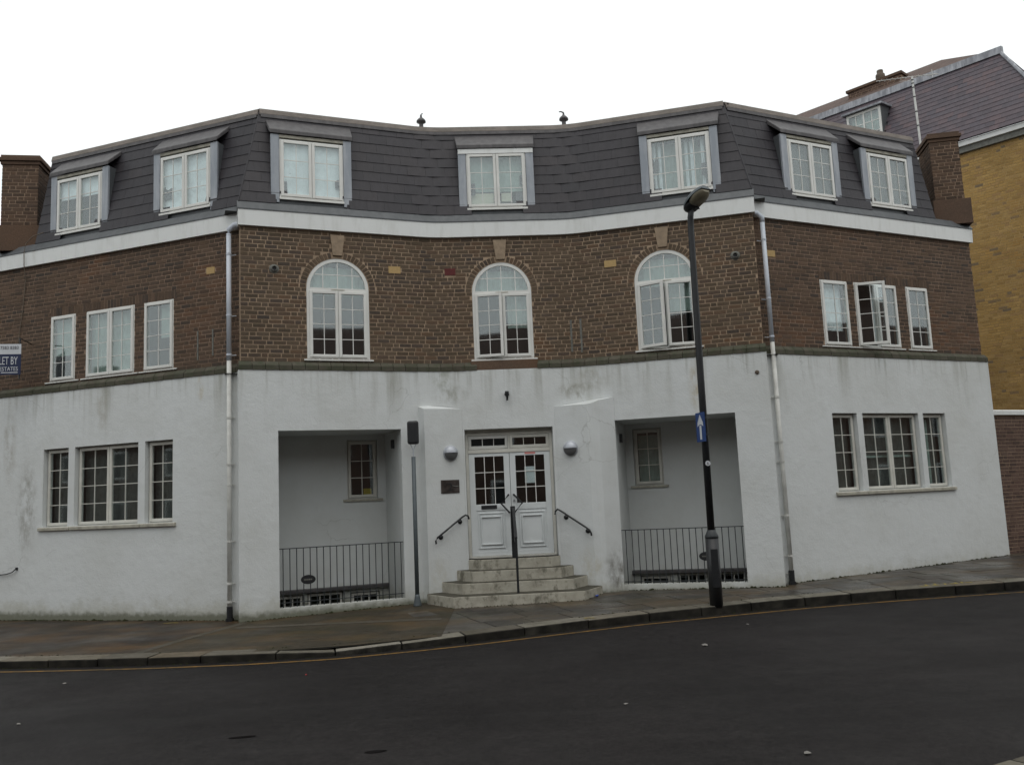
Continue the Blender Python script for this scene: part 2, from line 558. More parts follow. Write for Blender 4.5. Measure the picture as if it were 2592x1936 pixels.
M['wrapper'] = simple('blue_wrapper', (.05, .10, .42), .4)
M['wrapper_red'] = simple('red_wrapper', (.38, .03, .03), .5)

def step_mat():
    n = NT('stained_step_stone')
    c = n.ramp(n.noise(3.5, 6, .65), [(.30, (.30, .28, .23)), (.55, (.43, .41, .345)), (.75, (.50, .475, .41))])
    blk = n.ramp(n.noise(1.0, 6, .7, sc=(6, 6, 4)), [(.52, 0), (.66, 1)])
    c = n.mix(n.math('MULTIPLY', blk, .75), c, (.085, .080, .055))
    g = n.new('ShaderNodeSeparateXYZ')
    n.set(g.inputs[0], n.geo.outputs['Normal'])
    wet = n.band(g.outputs['Z'], .6, .9)                 # worn, dirty treads
    c = n.mix(n.math('MULTIPLY', wet, .92), c, (.030, .027, .018))
    return n.finish(c, .85, 0, .25, n.bump(n.noise(28, 6, .7), .5, .012))
M['step'] = step_mat()

def asphalt():
    n = NT('worn_asphalt')
    big = n.ramp(n.noise(.35, 5, .6), [(.30, (.0085, .0072, .0072)), (.70, (.0140, .0120, .0118))])
    fine = n.ramp(n.noise(130, 3, .7), [(.30, .45), (.62, 1.25), (.78, 2.3)])
    c = n.mix(1.0, big, fine, 'MULTIPLY')
    lane = n.ramp(n.noise(.16, 3, .5, sc=(.6, 1.6, 1)), [(.38, .80), (.62, 1.25)])
    c = n.mix(1.0, c, lane, 'MULTIPLY')
    nzr = n.new('ShaderNodeTexNoise')
    n.set(nzr.inputs['Vector'], n.pos())
    nzr.inputs['Scale'].default_value = 1.6
    nzr.inputs['Detail'].default_value = 5
    adr = n.new('ShaderNodeVectorMath', operation='MULTIPLY_ADD')
    n.set(adr.inputs[0], nzr.outputs['Color'])
    adr.inputs[1].default_value = (.7, .7, .7)
    n.set(adr.inputs[2], n.pos())
    vor = n.new('ShaderNodeTexVoronoi', feature='DISTANCE_TO_EDGE')
    n.set(vor.inputs['Vector'], adr.outputs[0])
    vor.inputs['Scale'].default_value = .33
    ck = n.math('SUBTRACT', 1.0, n.band(vor.outputs['Distance'], .001, .006))
    ckm = n.ramp(n.noise(.3, 2), [(.50, 0), (.58, 1)])
    c = n.mix(n.math('MULTIPLY', n.math('MULTIPLY', ck, ckm), .6), c, (.004, .0035, .003))
    mot = n.ramp(n.noise(20, 6, .8), [(.28, .45), (.72, 1.75)])
    mot2 = n.ramp(n.noise(5, 5, .7), [(.30, .78), (.70, 1.25)])
    c = n.mix(1.0, c, mot2, 'MULTIPLY')
    c = n.mix(1.0, c, mot, 'MULTIPLY')
    strk = n.ramp(n.noise(1.0, 4, .6, sc=(.5, 3.0, 1)), [(.52, 0), (.75, 1)])
    c = n.mix(n.math('MULTIPLY', strk, .22), c, (.030, .028, .027))
    spk = n.ramp(n.noise(21, 2, .5), [(.745, 0), (.775, 1)])
    c = n.mix(n.math('MULTIPLY', spk, .35), c, (.075, .070, .064))
    r_ = n.ramp(n.noise(.8, 4), [(.35, .62), (.7, .8)])
    return n.finish(c, r_, 0, .14, n.bump(n.noise(150, 3, .7), .55, .008))
M['asphalt'] = asphalt()

def pave_mat(name, stops, moss=(.030, .028, .012), mamt=.6, rough=(.45, .8), random_piece=True, dark_sides=False, warm=None):
    n = NT(name)
    c = n.ramp(n.rnd() if random_piece else n.noise(.8, 4), stops)
    v = n.ramp(n.noise(9, 6, .65), [(.25, .7), (.75, 1.3)])
    c = n.mix(1.0, c, v, 'MULTIPLY')
    m_ = n.ramp(n.noise(1.3, 6, .65), [(.48, 0), (.70, 1)])
    c = n.mix(n.math('MULTIPLY', m_, mamt), c, moss)
    if warm:
        wm = n.ramp(n.noise(.75, 6, .65, sc=(1, 1.8, 1)), [(.46, 0), (.66, 1)])
        c = n.mix(n.math('MULTIPLY', wm, .7), c, warm)
        dk = n.ramp(n.noise(1.9, 6, .7, sc=(.7, 2.2, 1)), [(.54, 0), (.70, 1)])
        c = n.mix(n.math('MULTIPLY', dk, .65), c, (.020, .018, .014))
    if dark_sides:
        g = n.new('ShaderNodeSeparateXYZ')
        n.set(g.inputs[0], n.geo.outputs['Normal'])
        face = n.math('SUBTRACT', 1.0, n.band(g.outputs['Z'], .35, .8))  # upright faces get a darker colour, picked by their normal
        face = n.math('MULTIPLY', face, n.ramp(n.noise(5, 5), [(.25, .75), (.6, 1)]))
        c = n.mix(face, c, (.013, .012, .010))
    r_ = n.ramp(n.noise(1.1, 4), [(.35, rough[0]), (.65, rough[1])])
    return n.finish(c, r_, 0, .15 if (dark_sides or not random_piece) else .26, n.bump(n.noise(50, 5, .7), .4, .008))
M['flag'] = pave_mat('damp_paving_flag', [(0, (.026, .023, .020)), (.3, (.050, .043, .036)), (.55, (.034, .032, .030)), (.8, (.066, .054, .040)), (1, (.042, .040, .038))], rough=(.25, .6), warm=(.085, .058, .030))
M['tarmac'] = pave_mat('old_footway_tarmac', [(.3, (.022, .017, .014)), (.7, (.038, .029, .022))], mamt=.3, random_piece=False, rough=(.35, .7), warm=(.095, .056, .024))
M['mossy'] = pave_mat('mossy_footway', [(.3, (.034, .028, .019)), (.7, (.048, .040, .028))], moss=(.028, .028, .012), mamt=.6, random_piece=False, warm=(.085, .056, .027))
M['joint'] = simple('dark_joint_dirt', (.022, .021, .015), .95, var=.3)
M['kerb'] = pave_mat('granite_kerb', [(0, (.085, .076, .060)), (.4, (.165, .153, .126)), (.7, (.105, .084, .058)), (1, (.205, .190, .160))], mamt=.4, rough=(.6, .85), dark_sides=True)
M['strip'] = pave_mat('pale_edging', [(0, (.055, .048, .037)), (1, (.085, .075, .058))], mamt=.5, random_piece=False)
def line_mat():
    n = NT('worn_yellow_line')
    wv = n.ramp(n.noise(7, 6, .7), [(.36, 0), (.58, 1)])
    c = n.mix(wv, (.060, .045, .024), (.185, .100, .022))
    return n.finish(c, .7, 0, .25)
M['line'] = line_mat()
M['spray'] = simple('yellow_spray_paint', (.26, .20, .03), .8, var=.35, scale=40)
M['ground'] = simple('ground_soil', (.05, .048, .04), .95)

# ------------------------------------------------------------------ shared unit meshes
def unit_box(name, dx=1, dy=1, dz=1):
    b = MB()
    b.box(-dx / 2, dx / 2, -dy / 2, dy / 2, -dz / 2, dz / 2)
    me = bpy.data.meshes.new(name)
    me.from_pydata(b.v, [], b.f)
    return me
PANE = unit_box('pane_glass')
PANE.materials.append(M['glass'])

def text_obj(name, s, size, mat, parent, mat4, ext=.0015, sx=1.0, align='LEFT'):
    cu = bpy.data.curves.new(name, 'FONT')
    cu.body = s
    cu.size = size
    cu.extrude = ext
    cu.align_x = align
    cu.resolution_u = 3
    tmp = bpy.data.objects.new(name + '_tmp', cu)
    col.objects.link(tmp)
    dg = bpy.context.evaluated_depsgraph_get()
    me = bpy.data.meshes.new_from_object(tmp.evaluated_get(dg))
    bpy.data.objects.remove(tmp)
    for v in me.vertices:
        v.co.x *= sx
    me.materials.clear()
    me.materials.append(mat)
    return link(name, me, parent, mat4=mat4)

# ------------------------------------------------------------------ ground
def gz(x, y):                      # far footway surface
    return .007 + .0122 * x - .018 * (15.8 - y)
def rz(x, y):                      # carriageway
    return -.155 + .0122 * x
KERB = [(-34, 25.5), (-20, 18.0), (-14, 15.1), (-9, 13.05), (-7.2, 12.5), (-6, 12.25), (-4.85, 12.06), (-3.6, 11.93), (-2.5, 11.95), (-1.5, 12.2), (-.67, 12.46), (.43, 12.92), (1.62, 13.38), (2.86, 13.74), (4.16, 14.08), (5.5, 14.33), (6.8, 14.46), (8.1, 14.58), (10, 14.8), (14, 15.6), (24, 19.0), (40, 26)]
kp = Path(KERB)
def kerbpos(s, off, dz=0):         # off towards the building is negative
    q = kp.pos(s, off, 0)
    return q
NEAR = Path([(x + .16, y - .30) for x, y in ((-40, -17.1), (-8, .30), (3.02, 6.24), (14, 12.3), (40, 26.4))])

g = MB()
g.quad((-300, -300, -.9), (300, -300, -.9), (300, 300, -.9), (-300, 300, -.9))
tag(g.build('ground', M['ground']), 'bare ground sheet beneath the street', None, None, 'structure')

road = MB()
nx, ny = 60, 40
xs = [-45 + 90 * i / nx for i in range(nx + 1)]
ys = [-20 + 48 * j / ny for j in range(ny + 1)]
for y in ys:
    for x in xs:
        road.v.append((x, y, rz(x, y)))
for j in range(ny):
    for i in range(nx):
        if ys[j] > 15.2 and -17 < xs[i] < 14:
            continue
        a = j * (nx + 1) + i
        road.f.append((a, a + 1, a + nx + 2, a + nx + 1))
roado = tag(road.build('road', M['asphalt']), 'dark worn asphalt road', None, None, 'structure')

# yellow line along the far kerb
yl = MB()
s0 = kp.s[2]
s1 = kp.s[-3]
n_ = 120
for i in range(n_):
    a, b = s0 + (s1 - s0) * i / n_, s0 + (s1 - s0) * (i + 1) / n_
    pts = []
    for s_, o_ in ((a, .27), (b, .27), (b, .20), (a, .20)):
        q = kp.pos(s_, o_, 0)
        pts.append((q.x, q.y, rz(q.x, q.y) + .004))
    yl.quad(*pts)
yl.build('yellow_line', M['line'], roado)

# road repairs: slightly raised patches and a covered trench
def road_blob(name, cx, cy, rx, ry, ang, mat, h=.004, seed=1, parent=None, zf=rz):
    rr = random.Random(seed)
    b = MB()
    k = 22
    ph = [rr.uniform(.75, 1.2) for _ in range(k)]
    ph = [(ph[i] + ph[i - 1] + ph[(i + 1) % k]) / 3 for i in range(k)]
    pts = []
    for i in range(k):
        t = 2 * math.pi * i / k
        x, y = rx * ph[i] * math.cos(t), ry * ph[i] * math.sin(t)
        x, y = cx + x * math.cos(ang) - y * math.sin(ang), cy + x * math.sin(ang) + y * math.cos(ang)
        pts.append((x, y, zf(x, y) + h))
    b.poly(pts)
    return b.build(name, mat, parent)
M['tar'] = simple('tar_patch', (.0075, .0066, .0066), .95, spec=.03, var=.3)
M['dust'] = simple('pale_road_dust', (.038, .036, .034), .9, var=.4, scale=12)
road_blob('tar_patch', -2.46, 7.98, .12, .035, .1, M['tar'], seed=3, parent=roado)
road_blob('tar_patch', -1.2, 7.28, .10, .035, .2, M['tar'], seed=4, parent=roado)

# the sheet stops at the building line: cut out what would lie inside the light wells
C_, D_, E_, F_ = (-4.6612, 14.9581), (-1.3531, 16.2671), (1.2174, 16.4224), (4.5352, 15.5427)
A_, B_, H_, G_ = (-10.1035, 17.2136), (-4.9622, 15.2957), (4.8154, 15.9170), (9.9404, 18.3636)
CE = Path([C_, D_, E_, F_], .30)
LW = Path([A_, B_])
RW = Path([H_, G_])
sD, sE = CE.s[1], CE.s[2]
def behind(p, margin):
    """how far a plan point lies behind the street face of the building"""
    x, y = p[0], p[1]
    def d(path, a, b):
        A0, B0 = path.p[a], path.p[b]
        t = (B0 - A0).normalized()
        n = Vector((t.y, -t.x))
        v = Vector((x, y)) - A0
        return -(v.dot(n)), v.dot(t)
    for path, a, b, lo, hi in ((CE, 0, 1, 0, 3.56), (CE, 1, 2, 0, 2.58), (CE, 2, 3, 0, 3.44), (LW, 0, 1, -3, 5.7), (RW, 0, 1, -.3, 6)):
        dd, ss_ = d(path, a, b)
        if lo <= ss_ <= hi and dd > margin:
            return True
    return False
def ykerb(x):
    for (x0, y0), (x1, y1) in zip(KERB, KERB[1:]):
        if x0 <= x <= x1:
            return y0 + (y1 - y0) * (x - x0) / (x1 - x0)
WALLLINE = [(-34, 26.1)] + [A_, B_, C_, D_, E_, F_, H_, G_] + [(40, 32.7)]
def ywall(x):
    for (x0, y0), (x1, y1) in zip(WALLLINE, WALLLINE[1:]):
        if x0 <= x <= x1:
            return y0 + (y1 - y0) * (x - x0) / (x1 - x0)
def sheet(name, x0, x1, mat, h, parent, edge0=None, n_=None, inset=.15):
    b = MB()
    n_ = n_ or max(4, int((x1 - x0) / .4))
    m_ = 6
    for i in range(n_ + 1):
        x = x0 + (x1 - x0) * i / n_
        for k in range(m_ + 1):
            u = k / m_
            xx = x + (edge0(u) * (1 - i / n_) if edge0 else 0)
            ya, yb = ykerb(xx) + inset, ywall(xx) + .28
            y = ya + (yb - ya) * u
            b.v.append((xx, y, gz(xx, y) + h))
    for i in range(n_):
        for k in range(m_):
            a = i * (m_ + 1) + k
            b.f.append((a, a + m_ + 1, a + m_ + 2, a + 1))
    return b.build(name, mat, parent)
pvo = tag(sheet('pavement', -33, 39, M['joint'], -.006, None, n_=180), 'damp footway in front of the corner building', None, None, 'structure')
def s_of_x(x):                     # kerb parameter at a given x
    lo, hi = 0, kp.L
    for _ in range(50):
        m = (lo + hi) / 2
        if kp._pt(m).x < x:
            lo = m
        else:
            hi = m
    return lo
sx = s_of_x
sheet('tarmac_footway', -20, -4.62, M['tarmac'], -.002, pvo, inset=.16)
sheet('mossy_footway', -5.32, -1.12, M['mossy'], .002, pvo, edge0=lambda u: u * .72, inset=.17)
def strip(name, pts, wdt, mat, h, parent):
    b = MB()
    for (x0, y0), (x1, y1) in zip(pts, pts[1:]):
        d = Vector((x1 - x0, y1 - y0)).normalized()
        n = Vector((-d.y, d.x)) * wdt / 2
        q = [(x0 - n.x, y0 - n.y), (x1 - n.x, y1 - n.y), (x1 + n.x, y1 + n.y), (x0 + n.x, y0 + n.y)]
        b.quad(*[(x, y, gz(x, y) + h) for x, y in q])
    return b.build(name, mat, parent)
strip('edging_strip', [(-5.36, 12.25), (-5.04, 13.45), (-4.63, 14.6), (-4.52, 14.95)], .15, M['strip'], .005, pvo)
strip('edging_strip', [(-4.55, 14.34), (-3.36, 14.26), (-1.25, 14.05)], .17, M['strip'], .006, pvo)

# paving flags, each a slab
def flag_piece(s_a, s_b, o_a, o_b, parent, tilt):
    b = MB()
    top = []
    for s_, o_ in ((s_a, o_a), (s_b, o_a), (s_b, o_b), (s_a, o_b)):
        q = kp.pos(s_, o_, 0)
        top.append((q.x, q.y, gz(q.x, q.y) + tilt))
    bot = [(x, y, z - .05) for x, y, z in top]
    b.hexa(bot + top)
    return b.build('paving_flag', M['flag'], parent, bevel=.006)
o_ = -.352
row = 0
nflag = 0
while o_ > -4.6:
    dep = random.choice((.45, .6, .6, .62, .55))
    s_ = sx(-1.12) + random.uniform(-.02, .06) + (0 if row % 2 else .0)
    end = sx(14)
    while s_ < end:
        ln = random.choice((.6, .75, .9, .9, .62))
        c = kp.pos(s_ + ln / 2, o_ - dep / 2, 0)
        if not behind(c, .22) and nflag < 290:
            flag_piece(s_ + .009, s_ + ln - .009, o_ - .009, o_ - dep + .009, pvo, random.uniform(-.004, .004))
            nflag += 1
        s_ += ln
    o_ -= dep
    row += 1

# kerb stones, each a block
kerbo = empty('kerb', (0, 12, -.15))
tag(kerbo, 'granite kerb stones along the far footway', None, None, 'structure')
def kerb_stones(path, s_a, s_b, zf, parent, face_sign=1, drop=lambda s: 0, w=.34):
    s_ = s_a
    while s_ < s_b:
        ln = random.uniform(.72, 1.02)
        d0, d1 = drop(s_), drop(s_ + ln)
        b = MB()
        pts = []
        for q_, o2 in ((s_ + .006, .0), (s_ + ln - .006, .0), (s_ + ln - .006, -w * face_sign), (s_ + .006, -w * face_sign)):
            q = path.pos(q_, o2, 0)
            pts.append((q.x, q.y))
        tz = random.uniform(-.004, .006)
        b.hexa([(x, y, -.4) for x, y in pts] + [(x, y, zf(x, y) + tz - (d0 if i in (0, 3) else d1)) for i, (x, y) in enumerate(pts)])
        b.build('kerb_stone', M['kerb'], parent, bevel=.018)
        s_ += ln
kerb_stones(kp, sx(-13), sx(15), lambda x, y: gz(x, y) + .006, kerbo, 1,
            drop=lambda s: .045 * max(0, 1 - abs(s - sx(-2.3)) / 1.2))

# near footway behind the viewer, its corner shows bottom right
nf = MB()
n_ = 60
for i in range(n_ + 1):
    s_ = NEAR.L * i / n_
    for o_ in (0.32, 3.0, 7.0):
        q = NEAR.pos(s_, o_, 0)
        nf.v.append((q.x, q.y, rz(q.x, q.y) + .105))
for i in range(n_):
    for k in range(2):
        a = i * 3 + k
        nf.f.append((a, a + 3, a + 4, a + 1))
nearo = tag(nf.build('near_pavement', M['flag']), 'near footway at the lower right edge', None, None, 'structure')
def near_s(x):
    lo, hi = 0, NEAR.L
    for _ in range(50):
        m = (lo + hi) / 2
        if NEAR._pt(m).x < x:
            lo = m
        else:
            hi = m
    return lo
nk = empty('near_kerb', (3, 6.2, -.15))
tag(nk, 'kerb stones of the near footway', None, None, 'structure')
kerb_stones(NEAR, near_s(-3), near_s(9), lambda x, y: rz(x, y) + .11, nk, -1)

# utility marks sprayed on the kerb and footway
def mark(pts, wd, h=.012):
    b = MB()
    for (x0, y0), (x1, y1) in zip(pts, pts[1:]):
        d = Vector((x1 - x0, y1 - y0)).normalized()
        n = Vector((-d.y, d.x)) * wd / 2
        q = [(x0 - n.x, y0 - n.y), (x1 - n.x, y1 - n.y), (x1 + n.x, y1 + n.y), (x0 + n.x, y0 + n.y)]
        b.quad(*[(x, y, gz(x, y) + h) for x, y in q])
    b.build('paint_mark', M['spray'], pvo)
for x, y, t, ln in ((6.40, 14.56, 0, .16), (6.53, 14.62, 1, .15), (6.60, 14.58, 0, .12), (6.70, 14.66, 1, .17), (6.84, 14.62, 1, .15), (6.93, 14.66, 0, .14), (7.03, 14.64, 1, .17), (7.14, 14.68, 1, .15), (7.20, 14.70, 0, .12)):
    mark([(x, y), (x + (ln if t == 0 else .03), y + (.02 if t == 0 else ln * .8))], .035)
mark([(.90, 13.25), (.96, 13.30), (1.05, 13.24)], .03)
mark([(-6.05, 15.3), (-5.9, 15.33), (-5.8, 15.3)], .04)

# ------------------------------------------------------------------ the corner building
bld = empty('corner_building', (0, 16.3, 0), 'three-storey concave corner building, white ground floor, brown brick above, slate mansard', 'building')
ZW, ZS, ZB, ZF = 4.15, 4.31, 6.713, 6.995       # white top, string course top, fascia bottom, fascia top
BO = -.06                                        # brick face behind the render face
LWs0, LWs1 = -1.3, 5.72
RWs0, RWs1 = -.24, 5.70

LOW_L = [(1.255, 1.875), (2.03, 3.53), (3.685, 4.31)]
LOW_R = [(1.222, 1.842), (1.986, 3.48), (3.610, 4.24)]
UP_L = [(1.285, 1.918), (2.18, 3.350), (3.568, 4.255)]
UP_R = [(1.276, 1.978), (2.150, 3.298), (3.560, 4.186)]
LZ = (1.615, 3.07)
UZ = (4.362, 5.640)
ARC = [1.735, sD + 1.240, sE + 1.735]
AW, ASP = .565, 5.650
PORCH = [(.650, 2.812, .10, 3.092), (sE + .652, sE + 2.810, .14, 3.100)]
DOOR = (sD + .437, sD + 2.070, .70, 3.052)

b = MB()
wall(b, LW, LWs0, LWs1, -.5, ZW, [(a, c, *LZ) for a, c in LOW_L], 0, .22)
b.build('rendered_wall', M['render'], bld)
b = MB()
wall(b, RW, RWs0, RWs1, -.5, ZW, [(a, c, *LZ) for a, c in LOW_R], 0, .22)
q = [RW.pos(RWs1, 0, 0), RW.pos(RWs1, -7, 0)]
b.quad((q[0].x, q[0].y, -.5), (q[1].x, q[1].y, -.5), (q[1].x, q[1].y, ZW), (q[0].x, q[0].y, ZW))
b.build('rendered_wall', M['render'], bld)
b = MB()
wall(b, CE, 0, CE.L, -.5, ZW, [PORCH[0], PORCH[1], DOOR], 0, .22)
for s_, sg in ((0, 1), (CE.L, -1)):              # returns beside the downpipes
    p0, p1 = CE.pos(s_, 0, 0), CE.pos(s_, -.5, 0)
    b.quad((p0.x, p0.y, -.5), (p1.x, p1.y, -.5), (p1.x, p1.y, ZW), (p0.x, p0.y, ZW))
b.build('rendered_wall', M['render'], bld)

# splayed panels either side of the entrance, with sloping tops
def panel(P0, P1, P2, W, zt, zw):
    b = MB()
    z0 = -.5
    b.quad((*P0, z0), (*P1, z0), (*P1, zt), (*P0, zt + .06))
    b.quad((*P1, z0), (*P2, z0), (*P2, zt), (*P1, zt))
    b.poly([(*P1, zt), (*P2, zt), (*W, zw), (*P0, zt + .06)])
    return b.build('entrance_panel', M['render'], bld)
def ce(s, off=0):
    q = CE.pos(s, off, 0)
    return (q.x, q.y)
panel(ce(3.14, -.01), (-1.62, 15.965), ce(sD + .40, .004), ce(3.33, .0), 3.44, 3.515)
# right-hand panel blends into the next wall in a soft bend
b = MB()
Pc = [ce(sD + 2.12, .004), (1.34, 16.12), (1.45, 16.10), (1.56, 16.115), ce(sE + .66, .005)]
zt = [3.42, 3.41, 3.43, 3.47, 3.53]
for i in range(4):
    b.quad((*Pc[i], -.5), (*Pc[i + 1], -.5), (*Pc[i + 1], zt[i + 1]), (*Pc[i], zt[i]))
Wc = [ce(sD + 2.12, .004), ce(sE + .05, 0), ce(sE + .16, 0), ce(sE + .28, 0), ce(sE + .66, .005)]
wz = [3.42, 3.475, 3.495, 3.51, 3.53]
for i in range(4):
    b.quad((*Pc[i], zt[i]), (*Pc[i + 1], zt[i + 1]), (*Wc[i + 1], wz[i + 1]), (*Wc[i], wz[i]))
b.build('entrance_panel', M['render'], bld, smooth=False)

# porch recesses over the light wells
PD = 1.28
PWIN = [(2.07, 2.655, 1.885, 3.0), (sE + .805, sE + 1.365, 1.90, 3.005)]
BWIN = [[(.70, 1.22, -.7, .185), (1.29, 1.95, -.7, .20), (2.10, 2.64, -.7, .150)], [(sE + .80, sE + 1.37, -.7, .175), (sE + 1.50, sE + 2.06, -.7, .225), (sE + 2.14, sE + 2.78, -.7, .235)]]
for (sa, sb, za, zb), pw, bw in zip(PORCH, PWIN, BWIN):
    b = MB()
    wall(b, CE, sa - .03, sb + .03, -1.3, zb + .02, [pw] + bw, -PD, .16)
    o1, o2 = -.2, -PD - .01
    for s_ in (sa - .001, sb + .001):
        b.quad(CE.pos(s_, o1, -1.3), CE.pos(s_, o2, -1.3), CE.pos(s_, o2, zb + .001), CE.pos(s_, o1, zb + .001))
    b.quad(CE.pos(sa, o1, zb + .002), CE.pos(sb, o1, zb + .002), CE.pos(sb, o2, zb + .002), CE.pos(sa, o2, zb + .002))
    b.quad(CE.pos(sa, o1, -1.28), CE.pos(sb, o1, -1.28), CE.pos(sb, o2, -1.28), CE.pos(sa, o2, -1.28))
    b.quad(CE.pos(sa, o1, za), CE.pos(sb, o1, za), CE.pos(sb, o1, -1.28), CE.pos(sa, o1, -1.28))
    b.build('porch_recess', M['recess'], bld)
    b = MB()
    sweep(b, CE, sa, sb, [(-PD, .285), (-PD + .10, .275), (-PD + .10, .225), (-PD, .225)])
    b.build('recess_ledge', M['lead'], bld)

# upper brick walls: mortar backing, then bricks one by one
def arch_holes():
    return [(c - AW, c + AW, UZ[0], ASP + AW, ASP) for c in ARC]
b = MB()
wall(b, LW, LWs0, LWs1, ZW, ZB + .1, [(a, c, *UZ) for a, c in UP_L], BO - .0055, .15)
upL = b.build('upper_wall', M['mortar_wing'], bld)
b = MB()
wall(b, RW, RWs0, RWs1 - .08, ZW, ZB + .1, [(a, c, *UZ) for a, c in UP_R], BO - .0055, .15)
q = [RW.pos(RWs1 - .08, BO - .0055, 0), RW.pos(RWs1 - .08, -7, 0)]
b.quad((q[0].x, q[0].y, ZW), (q[1].x, q[1].y, ZW), (q[1].x, q[1].y, ZB + .2), (q[0].x, q[0].y, ZB + .2))
upR = b.build('upper_wall', M['mortar_wing'], bld)
b = MB()
wall(b, CE, .04, CE.L - .04, ZW, ZB + .1, arch_holes(), BO - .0055, .15)
for s_ in (.04, CE.L - .04):
    p0, p1 = CE.pos(s_, BO - .0055, 0), CE.pos(s_, -.55, 0)
    b.quad((p0.x, p0.y, ZW), (p1.x, p1.y, ZW), (p1.x, p1.y, ZB + .1), (p0.x, p0.y, ZB + .1))
upC = b.build('upper_wall', M['mortar'], bld)

def brick_box(mb, path, s0, s1, z0, z1, face, back, j=0):
    a, c = path.pos(s0, face + j, z0), path.pos(s1, face + j, z0)
    d, e = path.pos(s0, back, z0), path.pos(s1, back, z0)
    h = Vector((0, 0, z1 - z0))
    mb.add([a, c, a + h, c + h, d, e, d + h, e + h], [(0, 1, 3, 2), (2, 3, 7, 6), (4, 5, 1, 0), (4, 0, 2, 6), (1, 5, 7, 3)])

MESHC = {}
def brick_mesh(ln, mat, depth=.02, h=.065):
    k = (round(ln, 3), mat.name)
    if k not in MESHC:
        b = MB()
        b.box(-ln / 2, ln / 2, 0, depth, 0, h)
        me = bpy.data.meshes.new('brick')
        me.from_pydata(b.v, [], b.f)
        me.materials.append(mat)
        MESHC[k] = me
    return MESHC[k]

def lay(path, s0, s1, z0, z1, blocked, face, mat, parent, singles, name='brick', pitch=.075, gap=.017, bond=(.2085, .2085, .096)):
    """lay courses; blocked(z) gives the cut intervals of a course"""
    mb = MB()
    cand = []
    zc = z0
    i = 0
    while zc < z1 - .02:
        zt_ = min(zc + pitch - gap, z1)
        s_ = s0 - [0.0, .195, .06, .25][i % 4] - (random.random() * .02)
        k = [0, 2, 1, 2][i % 4]
        cuts = sorted(blocked(zc + (zt_ - zc) / 2))
        while s_ < s1:
            ln = bond[k % len(bond)]
            k += 1
            parts = [(max(s_, s0), min(s_ + ln, s1))]
            for ca, cb in cuts:
                nw = []
                for a, b_ in parts:
                    if cb <= a or ca >= b_:
                        nw.append((a, b_))
                    else:
                        if ca > a:
                            nw.append((a, ca))
                        if cb < b_:
                            nw.append((cb, b_))
                parts = nw
            for a, b_ in parts:
                if b_ - a > .025:
                    cand.append((a, b_, zc, zt_))
            s_ += ln + gap
        zc += pitch
        i += 1
    eye = Vector((0, 0, EYE))
    def whole(c):
        full = abs((c[1] - c[0]) - .2085) < .001 and abs(c[3] - c[2] - (pitch - gap)) < .001
        mid = (c[0] + c[1]) / 2
        flat = all(abs(mid - q_) > path.t + .15 for q_ in path.s[1:-1])
        return full and flat
    order = sorted((i for i, c in enumerate(cand) if whole(c)), key=lambda i: (path.pos(cand[i][0], 0, cand[i][2]) - eye).length)
    pick = set(order[:singles])
    for i, (a, b_, za, zb) in enumerate(cand):
        j = random.uniform(-.002, .002)
        if i in pick:
            me = brick_mesh(.2085, mat, h=pitch - gap)
            m4 = Matrix.Translation(-org(parent)) @ path.frame((a + b_) / 2, face + j, za)
            link(name, me, parent, mat4=m4)
        else:
            brick_box(mb, path, a, b_, za, zb, face, face - .02, j)
    if mb.f:
        tag(mb.build('brick_courses', mat, parent), kind='stuff')

def blk_rect(rects):
    return lambda z: [(a, b_) for a, b_, za, zb in rects if za <= z <= zb]
AIR_C = [(2.672, 2.908, 5.990, 6.130), (sD + .175, sD + .385, 5.985, 6.120), (sE + .625, sE + .86, 5.995, 6.132)]
AIR_L = [(4.985, 5.175, 5.99, 6.12)]
AIR_R = [(.005, .235, 5.985, 6.115)]
SOLD = .165
def blkC(z):
    r_ = [(a, b_) for a, b_, za, zb in AIR_C if za <= z <= zb]
    for c in ARC:
        if UZ[0] <= z < ASP:
            r_.append((c - AW - .004, c + AW + .004))
        elif ASP <= z < ASP + .700:
            hw = math.sqrt(max(0, .700 ** 2 - (z - ASP) ** 2))
            hw = max(hw, AW + .004 if z < ASP + .05 else 0)
            r_.append((c - hw, c + hw))
        if ASP + .60 < z < 6.65:
            hk = .085 + (z - 6.27) / .37 * .045
            r_.append((c - hk, c + hk))
    return r_
lay(CE, .045, CE.L - .045, ZS, ZB, blkC, BO, M['brick'], upC, 120)
for path, up_, wins, air, s0_, s1_ in ((LW, upL, UP_L, AIR_L, LWs0, LWs1), (RW, upR, UP_R, AIR_R, RWs0, RWs1 - .08)):
    rects = [(a - .003, b_ + .003, *UZ) for a, b_ in wins] + air + [(wins[0][0] - .02, wins[2][1] + .06, UZ[1], UZ[1] + SOLD)]
    lay(path, s0_, s1_, ZS, ZB, blk_rect(rects), BO, M['brick_wing'], up_, 90)
    mb = MB()
    x = wins[0][0] - .015
    while x < wins[2][1] + .05:
        brick_box(mb, path, x, x + .064, UZ[1] + .004, UZ[1] + SOLD - .006, BO, BO - .02, random.uniform(-.004, .003))
        x += .075
    tag(mb.build('soldier_course', M['brick_wing'], up_), kind='stuff')

